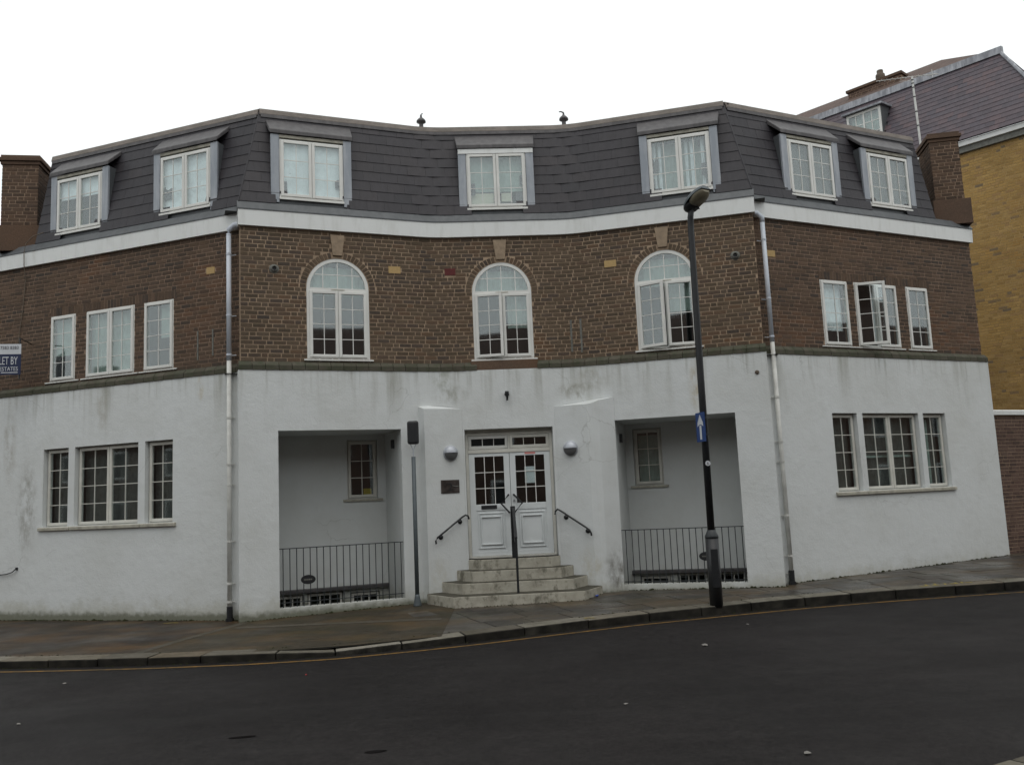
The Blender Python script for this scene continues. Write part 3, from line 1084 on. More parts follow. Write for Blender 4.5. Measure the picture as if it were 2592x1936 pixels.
# arch rings and keystones
for c in ARC:
    mb = MB()
    n_ = 27
    for k in range(n_):
        t0, t1 = math.pi * k / n_, math.pi * (k + 1) / n_
        tm = (t0 + t1) / 2
        if abs(tm - math.pi / 2) < .14:
            continue
        g_ = .12
        t0 += (t1 - t0) * g_
        t1 -= (t1 - t0) * g_
        j = random.uniform(-.003, .004)
        pts = []
        for o_ in (BO + .001 + j * .5, BO - .02):
            for (r_, t) in ((AW + .012, t0), (AW + .012, t1), (.678, t1), (.678, t0)):
                pts.append(CE.pos(c + r_ * math.cos(t), o_, ASP + r_ * math.sin(t)))
        mb.hexa(pts)
    tag(mb.build('arch_ring', M['brick'], upC), kind='stuff')
    mb = MB()
    pts = []
    for o_ in (BO - .02, BO + .035):
        for (ds, z) in ((-.085, 6.262), (.085, 6.262), (.128, 6.645), (-.128, 6.645)):
            pts.append(CE.pos(c + ds, o_, z))
    mb.hexa(pts)
    mb.build('keystone', M['stone'], upC, bevel=.006)

# air bricks and vents
def air_brick(path, r4, mat, wl, slots=0):
    a, b_, za, zb = r4
    mb = MB()
    sweep(mb, path, a + .005, b_ - .005, [(BO - .02, za + .004), (BO + .004, za + .004), (BO + .004, zb - .004), (BO - .02, zb - .004)])
    o = mb.build('air_brick', mat, wl)
for i, r4 in enumerate(AIR_C):
    air_brick(CE, r4, M['vent_r'] if i == 1 else M['vent_y'], upC)
air_brick(LW, AIR_L[0], M['vent_y'], upL)
air_brick(RW, AIR_R[0], M['vent_y'], upR)
for s_, z in ((.615, 5.965), (sE + 3.03, 5.955)):
    mb = MB()
    f = CE.frame(s_, BO + .003, z)
    ax = -Vector((f[0][1], f[1][1], 0))
    mb.lathe(CE.pos(s_, BO - .012, z), [(.095, 0), (.085, .012), (.06, .02), (.052, .06), (.04, .065), (.036, .02)], 14, ax)
    mb.build('flue_vent', M['concrete_vent'], upC, smooth=True)
    mb = MB()
    mb.lathe(CE.pos(s_, BO + .0115, z), [(.041, 0), (.001, .004)], 12, ax)
    mb.build('flue_hole', M['black'], upC)
# old marks of removed brackets on the brickwork
def scar(path, wl, s_, z0_, z1_, w_):
    mb = MB()
    sweep(mb, path, s_ - w_ / 2, s_ + w_ / 2, [(BO - .01, z0_), (BO + .006, z0_), (BO + .006, z1_), (BO - .01, z1_)])
    mb.build('pipe_scar', M['concrete_vent'], wl)
scar(CE, upC, sD + 2.515, 4.44, 5.05, .035)
scar(CE, upC, sD + 2.695, 4.42, 5.06, .035)
scar(LW, upL, 4.80, 4.45, 4.98, .03)
scar(LW, upL, 5.13, 4.50, 4.98, .03)

# string course of sloped plinth bricks
def string_course(path, s0_, s1_, gapr=None):
    mb = MB()
    x = s0_
    while x < s1_ - .02:
        e = min(x + .225, s1_)
        if not (gapr and gapr[0] < (x + e) / 2 < gapr[1]):
            j = random.uniform(-.003, .004)
            sweep(mb, path, x + .004, e - .004, [(BO - .03, ZW - .002), (.014 + j, ZW - .002), (.014 + j, 4.228), (.006 + j, 4.240), (BO + .002, ZS - .004), (BO - .03, ZS - .004)])
        x = e
    tag(mb.build('string_course', M['moss'], bld), kind='stuff')
    if gapr:
        mb = MB()
        sweep(mb, path, gapr[0], gapr[1], [(BO - .03, ZW + .001), (-.012, ZW + .001), (-.012, ZS + .015), (BO - .03, ZS + .015)])
        mb.build('window_apron', M['brick_wing'], bld)
string_course(LW, LWs0, LWs1)
string_course(RW, RWs0, RWs1)
string_course(CE, 0, CE.L, (sD + .61, sD + 1.86))

# fascia, flashing, roof
DW, DC = .50, .54               # setback of the roof edge on wings and centre
ZT = 9.125
def fascia(path, a, c):
    mb = MB()
    sweep(mb, path, a, c, [(BO - .1, ZB), (.0, ZB), (.012, ZF), (BO - .1, ZF)])
    mb.build('fascia', M['fascia'], bld)
    mb = MB()
    sweep(mb, path, a - .01, c + .01, [(BO - .1, ZF + .002), (.022, ZF + .002), (.022, ZF + .02), (-.085, 7.172), (-.14, 7.172)])
    mb.build('lead_flashing', M['lead_dark'], bld)
fascia(LW, LWs0, LWs1 + .02)
fascia(RW, RWs0 - .02, RWs1 - .03)
fascia(CE, 0, CE.L)
for s_ in (0, CE.L):
    mb = MB()
    p0, p1 = CE.pos(s_, .0, 0), CE.pos(s_, -.5, 0)
    mb.quad((p0.x, p0.y, ZB), (p1.x, p1.y, ZB), (p1.x, p1.y, ZF), (p0.x, p0.y, ZF))
    mb.build('fascia_return', M['fascia'], bld)

roofo = None
Z0R, Z1R = 7.165, 9.03
def rd(h, dt):                   # setback at height h
    return .085 + (h - Z0R) / (Z1R - Z0R) * (dt - .05 - .085)
class RoofFace:
    def __init__(self, path, dt, sl, sr):
        self.p, self.dt, self.sl, self.sr = path, dt, sl, sr      # sl, sr: (bottom, top)
    def lim(self, h):
        u = (h - Z0R) / (Z1R - Z0R)
        return self.sl[0] + (self.sl[1] - self.sl[0]) * u, self.sr[0] + (self.sr[1] - self.sr[0]) * u
    def pt(self, s, h, lift=0):
        return self.p.pos(s, -rd(h, self.dt) + lift, h + lift * .45)
DORM = [(LW, 1.87, DW), (LW, 4.44, DW), (CE, 1.31, DC), (CE, sD + 1.237, DC), (CE, sE + 2.15, DC), (RW, 1.405, DW), (RW, 3.500, DW)]
FACES = [RoofFace(LW, DW, (.80, .80), (5.90, 5.85)), RoofFace(CE, DC, (.02, .425), (CE.L - .02, CE.L - .405)), RoofFace(RW, DW, (-.38, -.34), (4.70, 4.70))]
mb = MB()
for fc in FACES:
    a0, a1 = fc.lim(Z0R)
    c0, c1 = fc.lim(Z1R)
    n_, m_ = 90, 14
    for i in range(n_):
        for k in range(m_):
            v0, v1 = k / m_, (k + 1) / m_
            h0, h1 = Z0R - .05 + (Z1R - Z0R + .1) * v0, Z0R - .05 + (Z1R - Z0R + .1) * v1
            g = lambda u, v: (a0 + (a1 - a0) * u) * (1 - v) + (c0 + (c1 - c0) * u) * v
            sm = g((i + .5) / n_, (v0 + v1) / 2)
            if any(fc.p is pd_ and abs(sm - cd_) < .60 and h1 < 8.72 for pd_, cd_, _ in DORM):
                continue
            u0, u1 = i / n_, (i + 1) / n_
            mb.quad(fc.pt(g(u0, v0), h0, -.012), fc.pt(g(u1, v0), h0, -.012), fc.pt(g(u1, v1), h1, -.012), fc.pt(g(u0, v1), h1, -.012))
# flat top and hidden rear of the roof
def flat(path, a, c, d0, d1, z):
    ss = sorted(path.breaks(a, c))
    for x, y in zip(ss, ss[1:]):
        mb.quad(path.pos(x, -d0, z), path.pos(y, -d0, z), path.pos(y, -d1, z), path.pos(x, -d1, z))
flat(LW, .80, 5.9, DW, 7, ZT - .05)
flat(CE, .4, CE.L - .3, DC, 7, ZT - .06)
flat(RW, -.35, 4.70, DW, 7, ZT - .055)
# hip closures on the side of the centre block
for sgn, path_s, sb_, st_ in ((1, 0, .02, .425), (-1, 0, CE.L - .02, CE.L - .405)):
    p0, p1 = CE.pos(sb_, -.06, Z0R), CE.pos(st_, -DC, Z1R)
    q0, q1 = CE.pos(sb_, -1.6, Z0R), CE.pos(st_, -1.8, Z1R)
    mb.quad(p0, p1, q1, q0)
for path, s_ in ((LW, .80), (RW, 4.70)):      # roof ends beside the chimneys
    mb.quad(path.pos(s_, -.10, 7.1), path.pos(s_, -DW, ZT - .02), path.pos(s_, -7, ZT - .06), path.pos(s_, -7, 7.1))
roofo = mb.build('roof', M['slate_back'], bld)

DHW, DZ0, DZ1 = .73, 7.21, 8.525
def slates(faces, wdt, rows, z0, z1, parent, mat, singles, name='slate', skip=lambda fc, s, h: False):
    mb = MB()
    cand = []
    dh = (z1 - z0) / rows
    for fi, fc in enumerate(faces):
        for r_ in range(rows):
            h0, h1 = z0 + dh * r_, z0 + dh * (r_ + 1)
            l0, r0 = fc.lim(h0)
            l1, r1 = fc.lim(h1 + dh * .25)
            s_ = min(l0, l1) - (wdt / 2 if r_ % 2 else 0) - .01 * (fi + 1)
            while s_ < max(r0, r1):
                a, c = s_ + .0012, s_ + wdt - .0012
                A0, A1 = max(a, l0), min(c, r0)
                B0, B1 = max(a, l1), min(c, r1)
                if A1 - A0 > .02 or B1 - B0 > .02:
                    A0, A1 = (A0, A1) if A1 > A0 else ((A0, A0 + .004) if a < l0 else (A1 - .004, A1))
                    B0, B1 = (B0, B1) if B1 > B0 else ((B0, B0 + .004) if a < l1 else (B1 - .004, B1))
                    if not skip(fc, (A0 + A1) / 2, (h0 + h1) / 2):
                        cand.append((fc, A0, A1, B0, B1, h0, h1 + dh * .25))
                s_ += wdt
    eye = Vector((0, 0, EYE))
    order = sorted(range(len(cand)), key=lambda i: (cand[i][0].pt(cand[i][1], cand[i][5]) - eye).length - 3 * (cand[i][2] - cand[i][1]))
    pick = set(order[:singles])
    for i, (fc, A0, A1, B0, B1, h0, h1) in enumerate(cand):
        t = mb if i not in pick else MB()
        l_ = .012 + random.uniform(-.0015, .0015)
        th = .009
        jz = random.uniform(-.002, .002)
        lo = [fc.pt(A0, h0 + jz, l_), fc.pt(A1, h0 + jz, l_), fc.pt(B1, h1, .002), fc.pt(B0, h1, .002)]
        b0 = [fc.pt(A0, h0 + jz, l_ - th), fc.pt(A1, h0 + jz, l_ - th), fc.pt(B1, h1, .002 - th), fc.pt(B0, h1, .002 - th)]
        t.hexa(b0 + lo)
        if i in pick:
            t.build(name, mat, parent)
    if mb.f:
        tag(mb.build('slate_courses', mat, parent), kind='stuff')
def in_dormer(fc, s, h):
    for path, c, dt in DORM:
        if fc.p is path and abs(s - c) < DHW - .22 and h < 8.75:
            return True
    return False
slates(FACES, .33, 9, Z0R + .005, Z1R - .01, roofo, M['slate'], 290, skip=in_dormer)
# roof edge trim
for fc in FACES:
    mb = MB()
    a0, a1 = fc.lim(Z1R)
    dt = fc.dt
    sweep(mb, fc.p, a0 + .0, a1 - .0, [(-dt + .085, 8.985), (-dt + .09, 9.01), (-dt + .065, ZT - .02), (-dt + .02, ZT), (-dt - .35, ZT), (-dt - .35, 8.985)])
    mb.build('roof_edge', M['trim'], roofo)
    mb = MB()
    sweep(mb, fc.p, a0 + .02, a1 - .02, [(-rd(8.935, dt) + .026, 8.935), (-rd(9.0, dt) + .032, 9.0), (-rd(9.0, dt) - .03, 9.0), (-rd(8.935, dt) - .03, 8.935)])
    mb.build('lead_apron', M['lead'], roofo)
# hip flashings
for sb_, st_ in ((.02, .425), (CE.L - .02, CE.L - .405)):
    mb = MB()
    mb.tube([CE.pos(sb_, -.085, Z0R), CE.pos(st_, -DC + .045, Z1R)], .018, 6)
    mb.build('hip_roll', M['slate'], roofo)
# vent cowls on the roof edge
for s_, bend in ((sD - .075, .02), (sE + .0, -.05)):
    mb = MB()
    p = CE.pos(s_, -DC - .08, ZT - .02)
    mb.lathe(p, [(.07, 0), (.045, .03), (.042, .11), (.045, .125), (.095, .155), (.090, .19), (.06, .225), (.028, .25), (.022, .27)], 14)
    mb.tube([p + Vector((0, 0, .26)), p + Vector((0, 0, .31)), p + Vector((bend, 0, .335)), p + Vector((bend * 1.8, 0, .33))], [.022, .018, .014, .010], 8)
    mb.build('vent_cowl', M['lead'], roofo, smooth=True)

# ---- windows -----------------------------------------------------------------
def bars_box(b, x0, x1, y0, y1, z0, z1, t):
    b.box(x0, x0 + t, y0, y1, z0, z1)
    b.box(x1 - t, x1, y0, y1, z0, z1)
    b.box(x0 + t, x1 - t, y0, y1, z0, z0 + t)
    b.box(x0 + t, x1 - t, y0, y1, z1 - t, z1)

def casement(win, x0, x1, z0, z1, rows, cols, hinge=None, mat=None, t=.052, bar=.013, y=-.012):
    """opening light in the window's own frame; hinge = (side, angle)"""
    mat = mat or M['upvc']
    T = Matrix.Identity(4)
    if hinge:
        side, ang = hinge
        if side == 'T':
            pv_ = Vector((0, y, z1))
            T = Matrix.Translation(pv_) @ Matrix.Rotation(ang, 4, 'X') @ Matrix.Translation(-pv_)
        else:
            hx = x0 if side == 'L' else x1
            pv_ = Vector((hx, y, 0))
            T = Matrix.Translation(pv_) @ Matrix.Rotation(-ang if side == 'L' else ang, 4, 'Z') @ Matrix.Translation(-pv_)
    b = MB()
    bars_box(b, x0, x1, y - .012, y + .045, z0, z1, t)
    b.build('casement', mat, win, local=True, mat4=T, bevel=.006)
    b = MB()
    gx0, gx1, gz0, gz1 = x0 + t, x1 - t, z0 + t, z1 - t
    for i in range(1, cols):
        x = gx0 + (gx1 - gx0) * i / cols
        b.box(x - bar / 2, x + bar / 2, y + .006, y + .024, gz0, gz1)
    for k in range(1, rows):
        z = gz0 + (gz1 - gz0) * k / rows
        b.box(gx0, gx1, y + .008, y + .022, z - bar / 2, z + bar / 2)
    if b.f:
        b.build('glazing_bars', mat, win, local=True, mat4=T)
    for i in range(cols):
        for k in range(rows):
            xa, xb = gx0 + (gx1 - gx0) * i / cols, gx0 + (gx1 - gx0) * (i + 1) / cols
            za, zb = gz0 + (gz1 - gz0) * k / rows, gz0 + (gz1 - gz0) * (k + 1) / rows
            m4 = T @ Matrix.Translation(((xa + xb) / 2, y + .015, (za + zb) / 2)) @ Matrix.Diagonal((xb - xa - .004, .006, zb - za - .004, 1))
            link('pane', PANE, win, mat4=m4)

def drape(win, x0, x1, z0, z1, mat, y=.13, name='curtain', fold=.02, nf=None):
    b = MB()
    n_ = nf or max(8, int((x1 - x0) / .03))
    for i in range(n_):
        xa, xb = x0 + (x1 - x0) * i / n_, x0 + (x1 - x0) * (i + 1) / n_
        ya, yb = y + fold * math.sin(i * 1.3), y + fold * math.sin((i + 1) * 1.3)
        b.hexa([(xa, ya, z0), (xb, yb, z0), (xb, yb + .004, z0), (xa, ya + .004, z0), (xa, ya, z1), (xb, yb, z1), (xb, yb + .004, z1), (xa, ya + .004, z1)])
    b.build(name, mat, win, local=True)

def window(path, sa, sb, za, zb, off, lights, rows, cols, mat=None, sill=None, label=None, ft=.035, parent=None, sillmat=None, hinge={}, bar=.013, t=.052):
    """lights: number of casements side by side"""
    mat = mat or M['upvc']
    wd, ht = sb - sa, zb - za
    b = MB()
    x0, x1 = -wd / 2, wd / 2
    bars_box(b, x0, x1, 0, .065, 0, ht, ft)
    if lights == 2:
        b.box(-.016, .016, .002, .06, ft, ht - ft)
    m4 = Matrix.Translation(-org(parent or bld)) @ path.frame((sa + sb) / 2, off, za)
    win = b.build('window', mat, parent or bld, local=True, mat4=m4, bevel=.004)
    if label:
        win['label'] = label
    e = ft - .012
    if lights == 1:
        casement(win, x0 + e, x1 - e, e, ht - e, rows, cols, hinge.get(0), mat, t, bar)
    else:
        casement(win, x0 + e, -.004, e, ht - e, rows, cols, hinge.get(0), mat, t, bar)
        casement(win, .004, x1 - e, e, ht - e, rows, cols, hinge.get(1), mat, t, bar)
    if sill:
        ov, prj, th = sill
        b = MB()
        b.hexa([(x0 - ov, -prj, -th), (x1 + ov, -prj, -th), (x1 + ov, .05, -th), (x0 - ov, .05, -th), (x0 - ov, -prj, -.008), (x1 + ov, -prj, -.008), (x1 + ov, .05, -.001), (x0 - ov, .05, -.001)])
        b.build('sill', sillmat or M['upvc'], win, local=True, bevel=.004)
    return win

# upper wing windows, nearly flush with the brick
UO = BO - .008
w_ = [window(LW, *UP_L[0], *UZ, UO, 1, 4, 2, sill=(.10, .03, .03), label='narrow upper window with a blind drawn two thirds down'),
      window(LW, *UP_L[1], *UZ, UO, 2, 4, 2, sill=(.10, .03, .03)),
      window(LW, *UP_L[2], *UZ, UO, 1, 4, 2, sill=(.09, .03, .03))]
drape(w_[0], -.28, .28, .50, 1.24, M['curtain_dim'], .10, 'blind', 0)
drape(w_[1], -.56, .56, .05, 1.24, M['curtain_dim'], .12, 'curtain', .01)
drape(w_[2], -.03, .31, .60, 1.24, M['curtain_dim'], .10, 'blind', 0)
w_ = [window(RW, *UP_R[0], *UZ, UO, 1, 4, 2, sill=(.08, .03, .03)),
      window(RW, *UP_R[1], *UZ, UO, 2, 4, 2, sill=(.09, .03, .03), hinge={0: ('L', R(38))}, label='upper window with its left casement swung open'),
      window(RW, *UP_R[2], *UZ, UO, 1, 4, 2, sill=(.08, .03, .03))]
drape(w_[0], -.30, .30, .32, 1.24, M['curtain'], .14, 'curtain', .01)
drape(w_[1], .05, .16, .1, 1.24, M['curtain'], .16, 'curtain', .012)
# ground-floor windows of the wings, in reveals, with a stone sill running under each group
for path, wins in ((LW, LOW_L), (RW, LOW_R)):
    for i, (a, c) in enumerate(wins):
        wn = window(path, a + .004, c - .004, LZ[0] - .004, LZ[1] - .004, -.105, 2 if i == 1 else 1, 4, 2, mat=M['upvc_dull'])
        wd = (c - a) / 2 - .06
        drape(wn, -wd - .05, wd + .05, .03, 1.42, M['curtain_dark'], .16, 'curtain', .008)
        if path is RW and i == 2:
            drape(wn, -wd, wd * .2, .05, 1.35, M['curtain_dim'], .13, 'curtain', .02)
        if path is RW and i == 1:
            drape(wn, -wd, wd, .62, .66, M['curtain_dim'], .12, 'shelf', 0)
    for i, (a, c) in enumerate(wins):
        mb = MB()
        lo = a - (.075 if i == 0 else .07)
        hi = c + (.075 if i == 2 else .07)
        sweep(mb, path, lo, hi, [(-.19, 1.60), (-.02, 1.612), (.045, 1.600), (.045, 1.545), (-.01, 1.540), (-.19, 1.54)])
        mb.build('window_sill', M['sill'], bld, bevel=.006)

# arched windows
def arched(c, hingeL=None, hingeR=None, curtain=None, label=None):
    b = MB()
    zr = ASP - UZ[0]
    t = .062
    r0, r1 = AW - .004, AW - .004 - t
    n_ = 28
    arc = [math.pi * k / n_ for k in range(n_ + 1)]
    for a0, a1 in zip(arc, arc[1:]):
        p = []
        for y in (0, .065):
            for r_, a in ((r1, a0), (r0, a0), (r0, a1), (r1, a1)):
                p.append((r_ * math.cos(a), y, zr + r_ * math.sin(a)))
        b.hexa(p)
    b.box(-r0, -r1, 0, .065, 0, zr)
    b.box(r1, r0, 0, .065, 0, zr)
    b.box(-r1, r1, 0, .065, 0, .045)
    b.box(-r1, r1, -.004, .065, zr - .055, zr + .012)
    b.box(-.018, .018, .002, .06, .045, zr - .055)
    m4 = Matrix.Translation(-org(bld)) @ CE.frame(c, BO - .012, UZ[0])
    win = b.build('arched_window', M['upvc'], bld, local=True, mat4=m4)
    if label:
        win['label'] = label
    casement(win, -r1 - .012, -.004, .034, zr - .045, 4, 2, hingeL)
    casement(win, .004, r1 + .012, .034, zr - .045, 4, 2, hingeR)
    # fan light
    b = MB()
    ro = r1 - .004
    for x in (-.265, 0, .265):
        h = math.sqrt(ro * ro - x * x)
        b.box(x - .008, x + .008, .012, .034, zr + .012, zr + h)
    hz = .26
    hw = math.sqrt(ro * ro - hz * hz)
    b.box(-hw, hw, .014, .032, zr + hz - .008, zr + hz + .008)
    b.build('glazing_bars', M['upvc'], win, local=True)
    b = MB()
    pts = [(ro * math.cos(a), zr + ro * math.sin(a)) for a in arc]
    pts = [(x, max(z, zr + .005)) for x, z in pts]
    n2 = len(pts)
    b.add([(x, .020, z) for x, z in pts] + [(x, .026, z) for x, z in pts], [tuple(range(n2)), tuple(range(2 * n2 - 1, n2 - 1, -1))])
    b.build('fan_pane', M['glass'], win, local=True)
    b = MB()
    b.box(-.12, .12, -.012, .0, zr - .028, zr - .012)
    b.build('trickle_vent', M['sill'], win, local=True)
    b = MB()
    b.hexa([(-.62, -.045, -.035), (.62, -.045, -.035), (.62, .05, -.035), (-.62, .05, -.035), (-.62, -.045, -.008), (.62, -.045, -.008), (.62, .05, -.001), (-.62, .05, -.001)])
    b.build('sill', M['upvc'], win, local=True, bevel=.004)
    if curtain:
        for a_, c_, z0_, z1_, mt_ in curtain:
            drape(win, a_, c_, z0_, z1_, mt_, .15, 'curtain', .012)
    return win
arched(ARC[0], curtain=[(-.5, .5, 1.2, 1.72, M['curtain_dim'])])
arched(ARC[1], hingeL=('L', R(10)), curtain=[(.1, .5, .6, 1.25, M['curtain_dim']), (-.5, .5, 1.25, 1.72, M['curtain_dim'])], label='middle arched window with its left casement ajar')
arched(ARC[2], hingeL=('L', R(20)), hingeR=('R', R(5)), curtain=[(-.5, .5, 1.2, 1.72, M['curtain_dim']), (.05, .5, .7, 1.2, M['curtain_dim'])], label='arched window with its left casement open')

# porch and basement windows
for i, (pw, bw) in enumerate(zip(PWIN, BWIN)):
    wn = window(CE, pw[0] + .004, pw[1] - .004, pw[2] + .002, pw[3] - .004, -PD - .06, 1, 3, 2, mat=M['upvc_dull'], sill=(.09, .10, .05), sillmat=M['sill'])
    if i == 0:
        b = MB()
        b.box(.05, .20, .10, .14, .07, .19)
        b.build('yellow_card', M['yellow_card'], wn, local=True)
    else:
        drape(wn, -.2, .2, .06, .98, M['curtain_dim'], .12, 'curtain', .006)
    for j, q_ in enumerate(bw):
        window(CE, q_[0] + .01, q_[1] - .01, q_[2] + .02, q_[3] - .015, -PD - .04, 1, 1, 3, mat=M['upvc_dull'], t=.035, ft=.022, bar=.022)

# dormers
for di, (path, c, dt) in enumerate(DORM):
    m4 = Matrix.Translation(-org(bld)) @ path.frame(c, -.12, DZ0)
    H = DZ1 - DZ0
    dm = empty('dormer', (0, 0, 0))
    dm.parent = bld
    dm.matrix_local = m4
    sl = (dt - .135) / (Z1R - Z0R)
    def back(zl):                       # depth behind the dormer front where the slope is met
        return rd(min(DZ0 + zl, Z1R), dt) - .12 + .03
    for sg in (-1, 1):
        xo, xi = sg * DHW, sg * (DHW - .15)
        xa, xb = min(xo, xi), max(xo, xi)
        b = MB()
        b.hexa([(xa, 0, 0), (xb, 0, 0), (xb, .05, 0), (xa, .05, 0), (xa, 0, H - .03), (xb, 0, H - .03), (xb, .05, H - .03), (xa, .05, H - .03)])
        b.build('dormer_post', M['lead_pale'], dm, local=True, bevel=.008)
    for sg in (-1, 1):
        b = MB()
        x = sg * (DHW - .012)
        x2 = sg * (DHW - .05)
        p = []
        for xx in (min(x, x2), max(x, x2)):
            p += [(xx, .052, .0), (xx, back(H), H - .03), (xx, .052, H - .03)]
        b.add(p, [(0, 1, 2), (5, 4, 3), (0, 2, 5, 3), (2, 1, 4, 5), (1, 0, 3, 4)])
        b.build('cheek', M['lead_dark'], dm, local=True)
    b = MB()
    b.box(-DHW + .15, DHW - .15, .004, .05, H - .085, H - .03)
    b.build('head_board', M['upvc'] if di == 3 else M['sill'], dm, local=True)
    if di == 3:
        b = MB()
        b.box(-DHW + .002, DHW - .002, -.012, -.001, H - .125, H - .03)
        b.build('white_fascia_board', M['fascia'], dm, local=True)
    # lead roof, splayed and sloping back to the slates
    zb_ = 8.935 - DZ0
    yb_ = rd(8.935, dt) - .12 + .03
    b = MB()
    wf, wb = DHW + .02, DHW + .06
    b.hexa([(-wf, -.03, H - .028), (wf, -.03, H - .028), (wb, yb_, zb_ - .10), (-wb, yb_, zb_ - .10), (-wf, -.03, H + .05), (wf, -.03, H + .05), (wb, yb_, zb_), (-wb, yb_, zb_)])
    b.build('lead_roof', M['lead'], dm, local=True, bevel=.012)
    fw_, fz0, fz1 = .575, .10, H - .115
    b = MB()
    bars_box(b, -fw_, fw_, .01, .07, fz0, fz1, .035)
    b.box(-.016, .016, .012, .065, fz0 + .035, fz1 - .035)
    b.box(-.583, .583, -.022, .02, fz0 - .042, fz0 - .001)
    b.build('window_frame', M['upvc'], dm, local=True, bevel=.004)
    e = .023
    casement(dm, -fw_ + e, -.004, fz0 + e, fz1 - e, 3, 2, y=-.001)
    casement(dm, .004, fw_ - e, fz0 + e, fz1 - e, 3, 2, y=-.001)
    b = MB()
    b.box(-DHW + .15, DHW - .15, .03, .06, -.02, fz0 - .04)
    b.build('apron', M['lead_dark'], dm, local=True)
    gz0_, gz1_ = fz0 + .06, fz1 - .05
    if di in (1, 2):
        drape(dm, -.56, .56, gz0_ - .05, gz1_ + .03, M['curtain'], .085, 'curtain', .004)
    elif di == 0:
        drape(dm, -.54, .54, gz1_ - .36, gz1_ + .03, M['curtain'], .085, 'blind', 0)
        b = MB()
        b.box(.14, .40, .10, .20, gz0_ - .02, gz0_ + .06)
        b.build('green_tray', M['green'], dm, local=True)
    elif di == 3:
        b = MB()
        b.box(-.50, -.06, .12, .3, gz0_ + .06, gz0_ + .27)
        b.box(.09, .29, .12, .3, gz0_ + .10, gz0_ + .27)
        b.build('cream_box', M['cream_box'], dm, local=True)
        drape(dm, -.54, .54, gz0_ + .3, gz1_ + .03, M['curtain_dim'], .14, 'curtain', .004)
    elif di == 4:
        for xa in (-.50, -.40, .10, .20, .40):
            drape(dm, xa, xa + .06, gz0_, gz1_, M['curtain'], .15, 'curtain', .01)
        drape(dm, -.54, .54, gz0_, gz1_, M['curtain_dim'], .25, 'curtain', .01)
    else:
        drape(dm, -.56, .56, gz0_ - .05, gz1_ + .03, M['curtain_dark'], .12, 'curtain', .005)

# ---- entrance doors ------------------------------------------------------------
DS, DO = (DOOR[0] + DOOR[1]) / 2, -.17
m4 = Matrix.Translation(-org(bld)) @ CE.frame(DS, DO, .70)
W2, HD = (DOOR[1] - DOOR[0]) / 2 - .005, DOOR[3] - .70
b = MB()
b.box(-W2, -W2 + .055, 0, .08, 0, HD - .06)
b.box(W2 - .055, W2, 0, .08, 0, HD - .06)
b.box(-W2 + .055, W2 - .055, 0, .08, HD - .11, HD - .06)
b.box(-W2 + .055, W2 - .055, -.008, .08, 1.915, 1.985)
b.box(-.012, .012, .0, .08, 1.985, HD - .11)
b.box(-W2 + .02, W2 - .02, -.03, .08, 0, .035)
b.box(-W2 - .004, W2 + .004, .02, .09, HD - .058, HD + .02)
dr = b.build('door', M['upvc_dull'], bld, local=True, mat4=m4, bevel=.004)
dr['label'] = 'white half-glazed double entrance door under two fanlights'
for sg in (-1, 1):
    x0, x1 = (-W2 + .058, -.004) if sg < 0 else (.004, W2 - .058)
    z0, z1 = .04, 1.912
    gx0, gx1, g0, g1 = x0 + .105, x1 - .105, .975, 1.85
    b = MB()
    y0, y1 = .008, .05
    b.box(x0, gx0, y0, y1, z0, z1)
    b.box(gx1, x1, y0, y1, z0, z1)
    b.box(gx0, gx1, y0, y1, g1, z1)
    b.box(gx0, gx1, y0, y1, .86, g0)
    b.box(gx0, gx1, y0, y1, z0, .12)
    b.box(gx0, gx1, y0 + .012, y1, .12, .86)
    b.build('door_leaf', M['door_white'], dr, local=True, bevel=.003)
    for (pa, pb, pc, pd, pr) in ((.03, .025, .17, .82, .016), (.075, .07, .235, .755, .026)):
        b = MB()
        bars_box(b, gx0 - .0 + pa, gx1 - pa, y0 - pr + .012, y0 + .014, pc, pd, .022)
        b.build('door_moulding', M['door_white'], dr, local=True, bevel=.006)
    b = MB()
    for i in (1, 2):
        x = gx0 + (gx1 - gx0) * i / 3
        b.box(x - .007, x + .007, .015, .04, g0, g1)
        z = g0 + (g1 - g0) * i / 3
        b.box(gx0, gx1, .017, .038, z - .007, z + .007)
    b.build('glazing_bars', M['upvc'], dr, local=True)
    for i in range(3):
        for k in range(3):
            xa, za = gx0 + (gx1 - gx0) * i / 3, g0 + (g1 - g0) * k / 3
            link('pane', PANE, dr, mat4=Matrix.Translation((xa + (gx1 - gx0) / 6, .028, za + (g1 - g0) / 6)) @ Matrix.Diagonal(((gx1 - gx0) / 3 - .004, .006, (g1 - g0) / 3 - .004, 1)))
    # fanlight
    fz0, fz1 = 1.992, HD - .115
    hx0, hx1 = (-W2 + .058, -.014) if sg < 0 else (.014, W2 - .058)
    casement(dr, hx0, hx1, fz0, fz1, 1, 3, hinge=('T', R(10)) if sg < 0 else None, mat=M['upvc'] if sg < 0 else M['upvc_dull'], t=.055, y=.02)
    # bent pull handle
    b = MB()
    xs_ = (-.045, -.185, -.042) if sg < 0 else (.045, .195, .052)
    b.tube([(xs_[0], -.055, 1.135), (xs_[1], -.075, .972), (xs_[2], -.055, .806)], .018, 8)
    for xx, zz in ((xs_[0], 1.135), (xs_[2], .806)):
        b.tube([(xx, -.055, zz), (xx, .01, zz)], .012, 8)
    b.build('pull_handle', M['black'], dr, local=True)
b = MB()
b.box(-.555, -.265, -.004, .01, .885, .955)
b.build('letter_box', M['black'], dr, local=True, bevel=.004)
b = MB()
b.box(-.245, -.215, -.003, .01, .90, .955)
b.build('name_card', M['paper'], dr, local=True)
b = MB()
b.box(.275, .465, .034, .036, 1.335, 1.640)
b.build('notice', M['paper'], dr, local=True)
b = MB()
